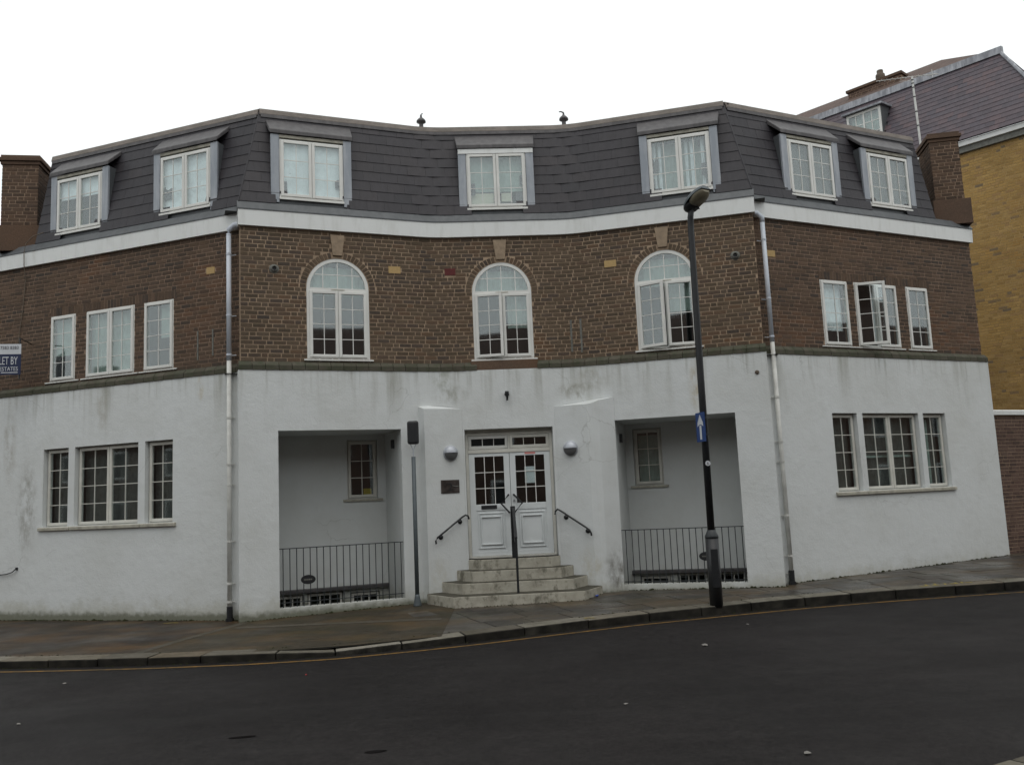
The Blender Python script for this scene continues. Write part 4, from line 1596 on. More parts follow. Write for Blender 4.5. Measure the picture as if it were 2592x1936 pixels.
b.box(.29, .485, .003, .0075, 1.872, 1.905)
b.build('red_sticker', M['red'], dr, local=True)
b = MB()
b.lathe((.055, -.002, 1.02), [(.022, 0), (.018, .012)], 12, (0, -1, 0))
b.build('lock', M['steel'], dr, local=True)

# ---- downpipes -----------------------------------------------------------------
def downpipe(path, s_, off, ztop, sgn, zswitch=4.35):
    base = path.pos(s_, off, 0)
    b = MB()
    p = lambda z: path.pos(s_, off, z)
    b.tube([p(zswitch), p(ztop)], .043, 12)
    dp = b.build('downpipe', M['pipe'], bld, smooth=True)
    b = MB()
    gzz = gz(base.x, base.y)
    b.tube([p(gzz + .02), p(zswitch)], .040, 12)
    b.build('lower_pipe', M['pipe_old'], dp, smooth=True)
    b = MB()
    q = p(gzz)
    b.box(q.x - .05, q.x + .05, q.y - .06, q.y + .05, gzz - .02, gzz + .05)
    b.tube([p(gzz + .02), p(gzz + .24)], .05, 10)
    b.build('pipe_shoe', M['black'], dp)
    for z in (6.25, 5.15, 4.45, 3.35, 2.55, 2.20, 1.25, .55, .25):
        b = MB()
        b.lathe(p(z - .015), [(.048, 0), (.048, .03)], 12)
        a0, a1 = path.pos(s_ - .08, .03 if z < 4 else -.02, z), path.pos(s_ + .08, .03 if z < 4 else -.02, z)
        b.tube([a0, a1], .009, 6)
        b.build('pipe_bracket', M['pipe_old'] if z < 4.4 else M['pipe'], dp)
    # outlet elbow from the gutter
    b = MB()
    b.tube([path.pos(s_, off, ztop - .02), path.pos(s_, off, ztop + .07), path.pos(s_ + sgn * .10, off - .02, ztop + .15), path.pos(s_ + sgn * .26, off - .05, ztop + .17)], [.046, .05, .05, .045], 10)
    b.build('outlet_elbow', M['pipe'], dp, smooth=True)
downpipe(LW, 5.585, .075, 6.62, 1)
downpipe(RW, -.135, .075, 6.60, -1)

# ---- chimneys ------------------------------------------------------------------
def chimney(cx, cy, d, wdt, dep, z0, zbase, zt_, name_label, right_base):
    t = Vector(d).normalized()
    pth = Path([(cx, cy), (cx + t.x, cy + t.y)])
    b = MB()
    def blk(s0_, s1_, o0, o1, za, zb):
        p = [pth.pos(s0_, o1, za), pth.pos(s1_, o1, za), pth.pos(s1_, o0, za), pth.pos(s0_, o0, za)]
        b.hexa(p + [q + Vector((0, 0, zb - za)) for q in p])
    blk(.002, wdt - .002, -dep + .002, -.002, z0, zt_ - .2)
    ch = b.build('chimney', M['mortar_dark'], bld)
    ch['label'] = name_label
    lay(pth, 0, wdt, zbase, zt_ - .20, lambda z: [], .004, M['brick_chimney'], ch, 20)
    for sd_ in (0, 1):                       # side faces
        if sd_ == 0:
            a, c = pth.pos(0, 0, 0), pth.pos(0, -dep, 0)
            sp = Path([(c.x, c.y), (a.x, a.y)])
        else:
            a, c = pth.pos(wdt, 0, 0), pth.pos(wdt, -dep, 0)
            sp = Path([(a.x, a.y), (c.x, c.y)])
        lay(sp, 0, dep, zbase, zt_ - .20, lambda z: [], .003, M['brick_chimney'], ch, 0)
    b = MB()
    blk(-.06, wdt + right_base, -dep, .03, z0, zbase - .01)
    base = b.build('chimney_base', M['brick_chimney'], ch, bevel=.01)
    for k, (e, za, zb) in enumerate(((.03, zt_ - .20, zt_ - .13), (.065, zt_ - .13, zt_ - .06), (.03, zt_ - .06, zt_))):
        b = MB()
        blk(-e, wdt + e, -dep - e, e, za, zb)
        b.build('chimney_cap', M['brick_chimney'], ch, bevel=.008)
    return pth
p = LW.pos(.62, -.27, 0)
chimney(p.x - .985 * .68, p.y - .17 * .68, (.985, .17), .68, .80, 7.10, 7.64, 9.10, 'squat sooty brick chimney at the left end of the roof', .06)
p = RW.pos(5.00, -.27, 0)
chimney(p.x, p.y, (.985, -.17), .58, .80, 7.10, 7.66, 9.14, 'dark brick chimney at the right end of the roof', .12)

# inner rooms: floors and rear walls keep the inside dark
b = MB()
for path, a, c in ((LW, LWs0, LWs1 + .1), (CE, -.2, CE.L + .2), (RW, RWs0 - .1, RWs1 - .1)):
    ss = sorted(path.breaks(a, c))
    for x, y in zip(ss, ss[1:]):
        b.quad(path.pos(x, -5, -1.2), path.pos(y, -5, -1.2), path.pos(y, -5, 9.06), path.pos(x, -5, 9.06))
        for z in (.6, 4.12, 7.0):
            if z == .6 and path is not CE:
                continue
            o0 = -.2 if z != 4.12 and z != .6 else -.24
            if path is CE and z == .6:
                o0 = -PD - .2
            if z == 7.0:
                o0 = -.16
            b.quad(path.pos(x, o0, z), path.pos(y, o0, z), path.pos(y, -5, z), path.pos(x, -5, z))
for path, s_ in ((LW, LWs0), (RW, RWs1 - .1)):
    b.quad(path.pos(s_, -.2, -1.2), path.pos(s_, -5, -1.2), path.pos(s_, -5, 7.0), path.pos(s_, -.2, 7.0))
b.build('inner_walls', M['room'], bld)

# ------------------------------------------------------------------ moss and dirt at the foot of walls and in the kerb joints
def moss_clumps(name, pts, mat, label):
    b = MB()
    for x, y, z, r_ in pts:
        n2 = 6
        c = Vector((x, y, z))
        ring = [c + Vector((r_ * random.uniform(.6, 1.3) * math.cos(k * 1.047), r_ * random.uniform(.5, 1.1) * math.sin(k * 1.047), -.004)) for k in range(n2)]
        mid = [c + (q - c) * .65 + Vector((0, 0, r_ * random.uniform(.25, .5))) for q in ring]
        b.add(ring + mid + [c + Vector((0, 0, r_ * random.uniform(.45, .8)))], [(k, (k + 1) % n2, n2 + (k + 1) % n2, n2 + k) for k in range(n2)] + [(n2 + k, n2 + (k + 1) % n2, 2 * n2) for k in range(n2)])
    return tag(b.build(name, mat, None), label, 'moss', None, 'stuff')
M['moss_clump'] = simple('dark_moss', (.022, .024, .010), .95, spec=.1, var=.5, scale=30)
mp = []
for path, a, c_ in ((LW, -.3, 5.7), (CE, 0, .65), (CE, .65, 2.9), (CE, sE + .7, CE.L), (RW, -.1, 5.7)):
    k = a
    while k < c_:
        k += random.uniform(.015, .075)
        q = path.pos(k, random.uniform(.0, .03), 0)
        mp.append((q.x, q.y, gz(q.x, q.y), random.uniform(.010, .032) * random.choice((1, 1, .7, 1.4))))
for (x0, y0), (x1, y1) in (((-1.66, 15.95), (-1.14, 15.16)), ((-1.14, 15.16), (1.08, 15.29)), ((1.08, 15.29), (1.45, 16.05))):
    ln = math.hypot(x1 - x0, y1 - y0)
    for _ in range(int(ln / .05)):
        u = random.random()
        x, y = x0 + (x1 - x0) * u, y0 + (y1 - y0) * u - .008
        mp.append((x, y, gz(x, y), random.uniform(.008, .02)))
for _ in range(420):                                   # gutter dirt and weeds in the kerb joints
    sk = random.uniform(sx(-9), sx(10))
    q = kp.pos(sk, random.choice((.012, .012, -.35)), 0)
    zz = rz(q.x, q.y) if q.y < ykerb(q.x) - .003 else gz(q.x, q.y)
    mp.append((q.x, q.y, zz, random.uniform(.008, .022)))
moss_clumps('moss', mp, M['moss_clump'], 'dark moss and dirt along wall feet, steps and kerb')

# ------------------------------------------------------------------ entrance steps
st = empty('entrance_steps', (0, 15.7, 0), 'four weathered stone steps with clipped corners below the white doors', 'steps')
def fy(y0, x):
    return y0 + .06 * x
STEPS = [(.165, [(-1.66, 15.93), (-1.14, fy(15.24, -1.14)), (1.08, fy(15.24, 1.08)), (1.44, 16.02)]),
         (.345, [(-1.42, 16.10), (-1.01, fy(15.60, -1.01)), (.915, fy(15.60, .915)), (1.20, 16.20)]),
         (.525, [(-1.18, 16.25), (-.83, fy(15.86, -.83)), (.72, fy(15.86, .72)), (.98, 16.33)]),
         (.700, [(-.95, 16.31), (-.70, fy(16.14, -.70)), (.57, fy(16.14, .57)), (.735, 16.37)])]
for i, (zt_, poly) in enumerate(STEPS):
    b = MB()
    zlo = -.3 if i == 0 else STEPS[i - 1][0] - .03
    full = poly + [(poly[3][0], 16.62), (poly[0][0], 16.62)]
    if i < 3:
        full = poly + [(poly[3][0] - .25, 16.36), (poly[0][0] + .3, 16.30)]
    b.prism([full[k] for k in range(len(full))], zlo, zt_)
    b.build('step', M['step'], st, bevel=.012)

# ------------------------------------------------------------------ railings in front of the light wells
def railing(sa, sb, ztop, lab, tagpos):
    mid = CE.pos((sa + sb) / 2, -.08, .12)
    rl = empty('area_railing', mid, lab, 'railing', 'railings across the two porch openings')
    o_ = -.09
    b = MB()
    sweep(b, CE, sa, sb, [(o_ - .018, ztop - .008), (o_ + .018, ztop - .008), (o_ + .018, ztop + .006), (o_ - .018, ztop + .006)])
    b.build('top_rail', M['rail'], rl)
    b = MB()
    sweep(b, CE, sa, sb, [(o_ - .014, .175), (o_ + .014, .175), (o_ + .014, .188), (o_ - .014, .188)])
    b.build('bottom_rail', M['rail'], rl)
    n_ = 19
    me = bpy.data.meshes.new('baluster')
    bb = MB()
    bb.tube([(0, 0, 0), (0, 0, ztop - .10)], .0085, 6)
    me.from_pydata(bb.v, [], bb.f)
    me.materials.append(M['rail'])
    for k in range(n_):
        s_ = sa + .07 + (sb - sa - .11) * k / (n_ - 1)
        link('baluster', me, rl, loc=CE.pos(s_, o_, .095) - mid)
    b = MB()
    c = CE.pos(tagpos[0], o_ + .02, tagpos[1])
    t, n = CE.tn(tagpos[0])
    ring = []
    for yo in (0, .012):
        for k in range(20):
            a = 2 * math.pi * k / 20
            ring.append(c + Vector((t.x, t.y, 0)) * (.125 * math.cos(a)) + Vector((0, 0, .078 * math.sin(a))) + Vector((n.x, n.y, 0)) * yo)
    b.add(ring, [tuple(range(19, -1, -1)), tuple(range(20, 40))] + [(k, (k + 1) % 20, 20 + (k + 1) % 20, 20 + k) for k in range(20)])
    b.build('oval_plate', M['black'], rl)
    b = MB()
    p0 = c + Vector((n.x, n.y, 0)) * .014
    for dx in (-.07, -.035, 0, .035):
        q = p0 + Vector((t.x, t.y, 0)) * dx
        r_ = q + Vector((t.x, t.y, 0)) * .028
        b.quad(q + Vector((0, 0, -.012)), r_ + Vector((0, 0, -.012)), r_ + Vector((0, 0, .012)), q + Vector((0, 0, .012)))
    b.build('plate_lettering', M['concrete_vent'], rl)
railing(PORCH[0][0], PORCH[0][1], 1.082, 'dark iron railing with oval plate across the porch beside the boxed post', (1.135, .545))
railing(PORCH[1][0], PORCH[1][1], 1.100, 'dark iron railing across the porch behind the street lamp', (sE + 2.13, .60))

# ------------------------------------------------------------------ handrails
PL = Path([(-1.62, 15.963), (-.953, 16.293)])
PR = Path([(.764, 16.392), (1.34, 16.118)])
def wall_rail(path, pts, ros, lab):
    base = path.pos(pts[0][0], 0, pts[0][1])
    hr = empty('wall_handrail', base, lab, 'handrail', 'pair of wall handrails')
    b = MB()
    b.tube([path.pos(s_, .085, z) for s_, z in pts], .017, 8)
    b.build('rail', M['black'], hr, smooth=True)
    for s_, z in ros:
        b = MB()
        t, n = path.tn(s_)
        b.lathe(path.pos(s_, -.004, z - .01), [(.046, 0), (.044, .012), (.016, .018), (.014, .075)], 14, (n.x, n.y, 0))
        b.build('wall_rosette', M['black'], hr, smooth=True)
wall_rail(PL, [(.125, 1.02), (.118, 1.075), (.15, 1.125), (.25, 1.195), (.64, 1.465), (.705, 1.50), (.755, 1.485), (.775, 1.425)], [(.25, 1.14), (.63, 1.395)], 'curled black handrail on the wall below the number plaque')
wall_rail(PR, [(-.055, 1.435), (-.05, 1.49), (0.0, 1.53), (.06, 1.50), (.12, 1.46), (.54, 1.185), (.60, 1.14), (.625, 1.09), (.63, 1.04)], [(.125, 1.39), (.535, 1.135)], 'curled black handrail on the wall to the right of the doors')
hr = empty('centre_handrail', (-.05, 15.38, .165), 'black iron handrail standing in the middle of the entrance steps', 'handrail')
b = MB()
b.box(-.07, -.03, 15.36, 15.40, .16, 1.10)
b.build('front_post', M['black'], hr)
b = MB()
b.box(-.135, -.045, 16.20, 16.23, .70, 1.62)
b.build('rear_post', M['black'], hr)
b = MB()
b.hexa([(-.075, 15.35, 1.08), (-.025, 15.35, 1.08), (-.055, 16.24, 1.60), (-.105, 16.24, 1.60), (-.075, 15.35, 1.105), (-.025, 15.35, 1.105), (-.055, 16.24, 1.625), (-.105, 16.24, 1.625)])
b.build('top_rail', M['black'], hr)
b = MB()
b.hexa([(-.058, 15.40, .98), (-.042, 15.40, .98), (-.072, 16.20, 1.0), (-.088, 16.20, 1.0), (-.058, 15.40, 1.09), (-.042, 15.40, 1.09), (-.072, 16.20, 1.58), (-.088, 16.20, 1.58)])
b.build('infill_plate', M['black'], hr)

# ------------------------------------------------------------------ wall lamps, plaque, spotlight
def wall_lamp(path, s_, z, lab):
    t, n = path.tn(s_)
    c = path.pos(s_, 0, z)
    wl = empty('wall_lamp', c, lab, 'wall lamp', 'round wall lamps beside the doors')
    ax = Vector((n.x, n.y, 0))
    b = MB()
    b.lathe(c - ax * .004, [(.140, 0), (.140, .028), (.128, .034)], 28, ax)
    b.build('back_plate', M['silver'], wl, smooth=False)
    tv = Vector((t.x, t.y, 0))
    for nm, lo, hi, mt, rr, prj in (('lamp_glass', -90, 2, 'lampgrey', .128, .085), ('eyelid_cap', 2, 90, 'silver', .136, .105)):
        b = MB()
        na, nb = 10, 18
        for i in range(na + 1):
            la = R(lo + (hi - lo) * i / na)
            for k in range(nb + 1):
                lo2 = math.pi * k / nb
                p = c + ax * (.03 + prj * math.cos(la) * math.sin(lo2)) + tv * (rr * math.cos(la) * math.cos(lo2)) + Vector((0, 0, rr * math.sin(la)))
                b.v.append(tuple(p))
        for i in range(na):
            for k in range(nb):
                a = i * (nb + 1) + k
                b.f.append((a, a + 1, a + nb + 2, a + nb + 1))
        if nm == 'eyelid_cap':
            b.poly([b.v[k] for k in range(nb + 1)])
        b.build(nm, M[mt], wl, smooth=True)
wall_lamp(PL, .49, 2.627, 'round eyelid wall lamp above the number plaque')
wall_lamp(PR, .287, 2.620, 'round eyelid wall lamp to the right of the doors')
pq = empty('number_plaque', PL.pos(.462, .0, 1.905), 'square dark photo plaque with house number 2 beside the doors', 'plaque')
b = MB()
p = [PL.pos(s_, o_, z) for z in (1.905, 2.143) for s_, o_ in ((.285, .014), (.640, .014), (.640, .0), (.285, .0))]
b.hexa(p)
b.build('plate', M['plaque'], pq)
fr = PL.frame(.462, .0165, 1.955)
rotx = Matrix.Rotation(R(90), 4, 'X')
text_obj('numeral', '2', .19, M['black'], pq, Matrix.Translation(-org(pq)) @ fr @ rotx, align='CENTER')
b = MB()
b.tube([PL.pos(.50, .016, 2.04), PL.pos(.57, .016, 2.02), PL.pos(.63, .016, 2.03)], .008, 5)
b.build('plaque_print', M['concrete_vent'], pq)

sp = empty('door_spotlight', CE.pos(sD + 1.25, .0, 3.60), 'small black spotlight on the white wall above the doors', 'spotlight')
t, n = CE.tn(sD + 1.25)
ax = Vector((n.x, n.y, 0))
c = CE.pos(sD + 1.25, 0, 3.685)
b = MB()
b.lathe(c - ax * .004, [(.045, 0), (.043, .015), (.02, .02), (.018, .06)], 14, ax)
b.build('bracket', M['black'], sp)
b = MB()
b.lathe(c + ax * .07 + Vector((0, 0, .045)), [(.036, 0), (.040, -.03), (.022, -.075), (.017, -.17), (.001, -.175)], 12)
b.build('lamp_head', M['black'], sp, smooth=True)
# little extras on the render
pl_ = empty('cable_clip', CE.pos(sE + 3.245, .0, 3.78), 'small round metal fixing on the white wall near the right downpipe', 'wall fixing')
b = MB()
t, n = CE.tn(sE + 3.245)
b.lathe(CE.pos(sE + 3.245, -.003, 3.785), [(.040, 0), (.036, .02), (.015, .03)], 10, (n.x, n.y, 0))
b.build('disc', M['clay'], pl_)
cb = empty('loose_cable', LW.pos(.65, .0, .85), 'loose black cable looping from the white wall at the left edge', 'cable')
b = MB()
b.tube([LW.pos(.655, -.01, .86), LW.pos(.65, .04, .85), LW.pos(.58, .045, .80), LW.pos(.42, .04, .765), LW.pos(.24, .035, .755), LW.pos(0, .03, .77), LW.pos(-.3, .03, .83)], .011, 6)
b.build('cable', M['black'], cb)
b = MB()
t, n = LW.tn(.655)
b.lathe(LW.pos(.655, -.004, .862), [(.03, 0), (.026, .03)], 10, (n.x, n.y, 0))
b.build('socket', M['black'], cb)
ac = empty('aerial_cable', LW.pos(1.05, -.1, 7.2), 'thin brown cable looping from the roof down the brickwork by the letting board', 'cable')
b = MB()
b.tube([LW.pos(1.05, -.05, 7.36), LW.pos(.86, .02, 7.30), LW.pos(.70, .05, 7.16), LW.pos(.66, .05, 6.98), LW.pos(.655, .035, 6.70), LW.pos(.62, -.04, 6.45), LW.pos(.55, -.045, 5.8), LW.pos(.45, -.045, 5.15)], .008, 6)
b.build('cable', M['cable'], ac)
# porch intercom boxes
for (s_, z, pt) in ((2.812, 2.86, 0), (sE + .652, 2.80, 1)):
    o = empty('porch_sensor', CE.pos(s_ + (-.05 if pt == 0 else .05), -.55, z), 'small dark sensor high inside the %s porch' % ('left' if pt == 0 else 'right'), 'sensor', 'porch sensors')
    b = MB()
    sg = -1 if pt == 0 else 1
    p = []
    for zz in (z - .08, z + .08):
        for a, o2 in ((0, -.52), (.05, -.52), (.05, -.60), (0, -.60)):
            p.append(CE.pos(s_ + sg * a, o2, zz))
    b.hexa(p)
    b.build('housing', M['lampglass'], o)

# ------------------------------------------------------------------ post with a black box
px, py = -1.81, 15.74
pz = gz(px, py)
po = empty('boxed_post', (px, py, pz), 'grey steel post topped by an upright black box beside the steps', 'post')
b = MB()
b.tube([(px, py, pz - .02), (px + .005, py, 2.57)], .037, 14)
b.build('pole', M['post_grey'], po, smooth=True)
b = MB()
b.lathe((px, py, pz), [(.075, 0), (.072, .02), (.045, .16), (.040, .20)], 14)
b.build('foot_collar', M['post_grey'], po, smooth=True)
b = MB()
b.tube([(px + .005, py, 2.55), (px + .007, py, 2.70)], .012, 8)
b.tube([(px + .007, py, 2.69), (px - .045, py, 2.80)], .010, 6)
b.tube([(px + .007, py, 2.69), (px + .060, py, 2.80)], .010, 6)
b.build('fork', M['silver'], po)
b = MB()
b.box(px - .090, px + .110, py - .06, py + .06, 2.79, 3.205)
b.build('black_box', M['black'], po, bevel=.035)

# ------------------------------------------------------------------ street lamp with one-way sign
lx, ly = 2.965, 13.85
lz = gz(lx, ly)
sl_ = empty('street_lamp', (lx, ly, lz), 'tall black street lamp post with a clouded lantern at the kerb', 'street lamp')
b = MB()
b.tube([(lx, ly, lz - .02), (lx, ly, 1.03)], .100, 18)
b.build('base_column', M['black'], sl_, smooth=True)
b = MB()
b.lathe((lx, ly, 1.02), [(.103, 0), (.103, .03), (.062, .12), (.057, .125)], 18)
b.build('shoulder', M['rail'], sl_, smooth=True)
b = MB()
b.box(lx - .055, lx + .055, ly - .106, ly - .099, .28, .86)
b.build('access_door', M['black'], sl_, bevel=.004)
b = MB()
b.tube([(lx, ly, 1.10), (lx + .01, ly, 3.5), (lx + .025, ly, 5.9), (lx + .03, ly - .01, 6.12), (lx + .045, ly - .06, 6.26)], [.057, .055, .050, .048, .046], 14)
b.build('shaft', M['black'], sl_, smooth=True)
# lantern: shell above, bowl below, tipped up over the road
LT = Matrix.Translation((lx + .035, ly - .02, 6.27)) @ Matrix.Rotation(R(-58), 4, 'Z') @ Matrix.Rotation(R(-28), 4, 'Y')
def ellip(name, mat, x0, x1, wy, hz, sgn, n1=10, n2=16, flat_=1.0):
    b = MB()
    for i in range(n1 + 1):
        u = i / n1
        prof = math.sin(math.pi * (.06 + .88 * u)) ** .38
        x = x0 + (x1 - x0) * u
        for k in range(n2 + 1):
            a = math.pi * k / n2
            b.v.append(tuple(LT @ Vector((x, wy * prof * math.cos(a), sgn * hz * prof * math.sin(a) ** flat_))))
    for i in range(n1):
        for k in range(n2):
            a = i * (n2 + 1) + k
            b.f.append((a, a + 1, a + n2 + 2, a + n2 + 1))
    b.poly([b.v[k] for k in range(n2 + 1)])
    b.poly([b.v[n1 * (n2 + 1) + k] for k in range(n2, -1, -1)])
    return b.build(name, mat, sl_, smooth=True)
ellip('lantern_shell', M['post_grey'], -.06, .43, .175, .13, 1)
ellip('lantern_bowl', M['amber_bowl'], .08, .41, .155, .09, -1)
ellip('lantern_rear', M['black'], -.07, .15, .14, .08, -1)
b = MB()
b.tube([LT @ Vector((.10, .03, -.06)), LT @ Vector((.12, .03, -.13))], .014, 6)
b.build('latch', M['black'], sl_)
b = MB()
b.lathe((lx - .0 + .012, ly - .054, 2.165), [(.040, 0), (.040, .004)], 16, (0, -1, 0))
b.build('number_sticker', M['signwhite'], sl_)
fr = Matrix(((1, 0, 0, lx + .012), (0, 1, 0, ly - .0595), (0, 0, 1, 2.14), (0, 0, 0, 1)))
text_obj('sticker_numeral', '6', .07, M['signgrey'], sl_, Matrix.Translation(-org(sl_)) @ fr @ rotx, align='CENTER')

sg_ = empty('one_way_sign', (lx - .06, ly - .10, 2.5), 'narrow blue one-way sign with white arrow on the lamp post', 'sign')
ang = R(-70)                        # seen nearly edge on
SM = Matrix.Translation((lx - .065, ly - .075, 2.5)) @ Matrix.Rotation(ang, 4, 'Z')
def sp_(x, y, z):
    return SM @ Vector((x, y, z))
b = MB()
b.hexa([sp_(-.13, 0, 0), sp_(.13, 0, 0), sp_(.13, .006, 0), sp_(-.13, .006, 0), sp_(-.13, 0, .455), sp_(.13, 0, .455), sp_(.13, .006, .455), sp_(-.13, .006, .455)])
b.build('sign_plate', M['blue'], sg_)
b = MB()
y = -.002
b.poly([sp_(-.028, y, .035), sp_(.028, y, .035), sp_(.028, y, .25), sp_(-.028, y, .25)])
b.poly([sp_(-.085, y, .235), sp_(-.028, y, .265), sp_(.028, y, .265), sp_(.085, y, .235), sp_(.075, y, .30), sp_(0, y, .425), sp_(-.075, y, .30)])
b.build('white_arrow', M['signwhite'], sg_)
b = MB()
for z in (.10, .36):
    b.lathe((lx + .005, ly, 2.5 + z), [(.066, 0), (.066, .025)], 14)
    b.tube([sp_(0, .004, z + .012), (lx, ly, 2.5 + z + .012)], .010, 6)
b.build('clamp', M['rail'], sg_)

# ------------------------------------------------------------------ letting board at the left edge
bo = empty('letting_board', LW.pos(.30, -.05, 5.0), 'navy and white letting board fixed to the brick wall, cut by the left edge', 'board')
tB = Vector((.985, .17, 0))          # board stands out from the wall
o0 = Vector((-9.215, 16.42, 0))      # its free (right-hand) edge
def bp(u, v_, out=0):                # u metres left of the free edge
    n = Vector((tB.y, -tB.x, 0))
    return o0 - tB * u + n * out + Vector((0, 0, v_))
def bquad(name, u0, u1, z0, z1, out, mat, th=.012):
    b = MB()
    b.hexa([bp(u1, z0, out), bp(u0, z0, out), bp(u0, z0, out - th), bp(u1, z0, out - th), bp(u1, z1, out), bp(u0, z1, out), bp(u0, z1, out - th), bp(u1, z1, out - th)])
    return b.build(name, mat, bo)
bquad('board_top', 0, .72, 4.862, 5.055, 0, M['signwhite'])
bquad('board_face', 0, .72, 4.47, 4.860, 0, M['navy'])
fB = Matrix(((tB.x, -tB.y, 0, 0), (tB.y, tB.x, 0, 0), (0, 0, 1, 0), (0, 0, 0, 1)))
# local x along the board, local -y towards the street
def btext(s_, u, z, size, mat, sx_):
    p = bp(u, z, .003)
    m4 = Matrix.Translation(p - org(bo)) @ Matrix(((tB.x, -tB.y, 0, 0), (tB.y, tB.x, 0, 0), (0, 0, 1, 0), (0, 0, 0, 1))) @ rotx
    return text_obj('lettering', s_, size, mat, bo, m4, sx=sx_, align='RIGHT')
btext('020 7383 8383', .040, 4.955, .088, M['signgrey'], .86)
btext('LET BY', .055, 4.665, .215, M['signwhite'], .50)
btext('ESTATES', .045, 4.545, .110, M['signwhite'], .78)
bquad('underline', .05, .34, 4.505, 4.520, .003, M['signwhite'], .003)
b = MB()
b.tube([LW.pos(.78, -.07, 5.16), bp(.02, 5.16, -.02)], .010, 6)
b.tube([bp(.03, 4.40, -.025), bp(.03, 5.17, -.025)], .014, 6)
b.build('bracket', M['black'], bo)

# ------------------------------------------------------------------ yellow brick house behind
YO = Vector((13.4886 - 6.8, 23.6397 + 7.35))
YH = Path([(YO.x, YO.y), (13.4886, 23.6397)])
yh = empty('yellow_brick_house', (13, 26, 0), 'tall yellow brick house with purple slate mansard behind the right wing', 'house')
YS1 = 11.72
b = MB()
wall(b, YH, -2, YS1, -.5, 10.9, [], -.0055, .1)
q0, q1 = YH.pos(YS1, -.0055, 0), YH.pos(YS1, -8, 0)
b.quad((q0.x, q0.y, -.5), (q1.x, q1.y, -.5), (q1.x, q1.y, 10.9), (q0.x, q0.y, 10.9))
yw = b.build('wall', M['mortar_yellow'], yh)
lay(YH, 6.6, YS1, 2.6, 10.84, lambda z: [], 0, M['brick_yellow'], yw, 60, gap=.014)
b = MB()
sweep(b, YH, -2, YS1 + .12, [(-.05, 10.86), (.10, 10.86), (.10, 11.03), (-.05, 11.03)])
b.build('soffit_board', M['concrete_vent'], yh)
b = MB()
sweep(b, YH, -2, YS1 + .2, [(-.05, 11.032), (.17, 11.032), (.19, 11.17), (-.05, 11.17)])
b.build('eaves_gutter', M['fascia'], yh)
Z0Y, Z1Y = 11.17, 14.02
class YFace:
    p = YH
    def lim(self, h):
        u = (h - Z0Y) / (Z1Y - Z0Y)
        return 1.0, YS1 + .2 - 1.72 * u
    def pt(self, s, h, lift=0):
        u = (h - Z0Y) / (Z1Y - Z0Y)
        return YH.pos(s, .24 - 1.72 * u + lift, h + lift * .5)
YR = Path([tuple(YH.pos(YS1, 0, 0).xy), tuple(YH.pos(YS1, -10, 0).xy)])
class YFace2:
    p = YR
    def lim(self, h):
        u = (h - Z0Y) / (Z1Y - Z0Y)
        return -.22 + 1.72 * u, 6
    def pt(self, s, h, lift=0):
        u = (h - Z0Y) / (Z1Y - Z0Y)
        return YR.pos(s, .24 - 1.72 * u + lift, h + lift * .5)
YF = [YFace(), YFace2()]
b = MB()
for fc in YF:
    a0, a1 = fc.lim(Z0Y)
    c0, c1 = fc.lim(Z1Y)
    b.quad(fc.pt(a0, Z0Y, -.015), fc.pt(a1, Z0Y, -.015), fc.pt(c1, Z1Y, -.015), fc.pt(c0, Z1Y, -.015))
# upper low-pitched roof
ap = [YH.pos(-2, -1.48, 14.1), YH.pos(10.2, -1.48, 14.1), YH.pos(7.6, -4.2, 15.75), YH.pos(-2, -4.2, 15.75), YH.pos(10.2, -7, 14.1), YH.pos(-2, -7, 14.1)]
yr = b.build('roof', M['slate_back'], yh)
slates(YF[:1], .27, 17, Z0Y + .02, Z1Y - .02, yr, M['slate_far'], 120, skip=lambda fc, s, h: s < 4.6 or (5.95 < s < 6.95 and h < 13.2))
slates(YF[1:], .27, 17, Z0Y + .02, Z1Y - .02, yr, M['slate_far'], 0, skip=lambda fc, s, h: s > 3)
b = MB()
b.quad(ap[0], ap[1], ap[2], ap[3])
b.add([ap[1], ap[4], ap[2]], [(0, 1, 2)])
b.quad(ap[4], ap[5], ap[3], ap[2])
M['tile'] = simple('brown_roof_tile', (.085, .055, .045), .85, var=.3, scale=5, bump=.4, bscale=14)
b.build('upper_roof', M['tile'], yh)
b = MB()
sweep(b, YH, .5, 10.24, [(-1.40, 13.99), (-1.44, 14.22), (-1.60, 14.24), (-1.60, 13.95)])
b.tube([YF[0].pt(YF[0].lim(Z0Y + .05)[1], Z0Y + .05, .03), YF[0].pt(YF[0].lim(Z1Y)[1], Z1Y, .03)], .05, 6)
b.build('lead_band', M['lead_white'], yh)
# its dormer
ym = YH.frame(6.42, -.50, 12.2)
b = MB()
b.box(-.55, -.48, 0, .06, 0, 1.15)
b.box(.48, .55, 0, .06, 0, 1.15)
b.box(-.48, .48, 0, .06, 1.07, 1.15)
b.box(-.48, .48, 0, .06, 0, .06)
b.box(-.025, .025, 0, .05, .06, 1.07)
yd = b.build('dormer', M['upvc'], yh, local=True, mat4=Matrix.Translation(-org(yh)) @ ym)
b = MB()
for xa in (-.255, .255):
    b.box(xa - .012, xa + .012, .01, .04, .06, 1.07)
for z in (.40, .74):
    b.box(-.48, .48, .012, .038, z - .012, z + .012)
b.build('glazing_bars', M['upvc'], yd, local=True)
for xa, xb in ((-.48, -.267), (-.243, -.025), (.025, .243), (.267, .48)):
    for za, zb in ((.06, .39), (.41, .73), (.75, 1.07)):
        link('pane', PANE, yd, mat4=Matrix.Translation(((xa + xb) / 2, .025, (za + zb) / 2)) @ Matrix.Diagonal((xb - xa, .006, zb - za, 1)))
drape(yd, -.47, .47, .06, 1.06, M['curtain_dim'], .2, 'curtain', .01)
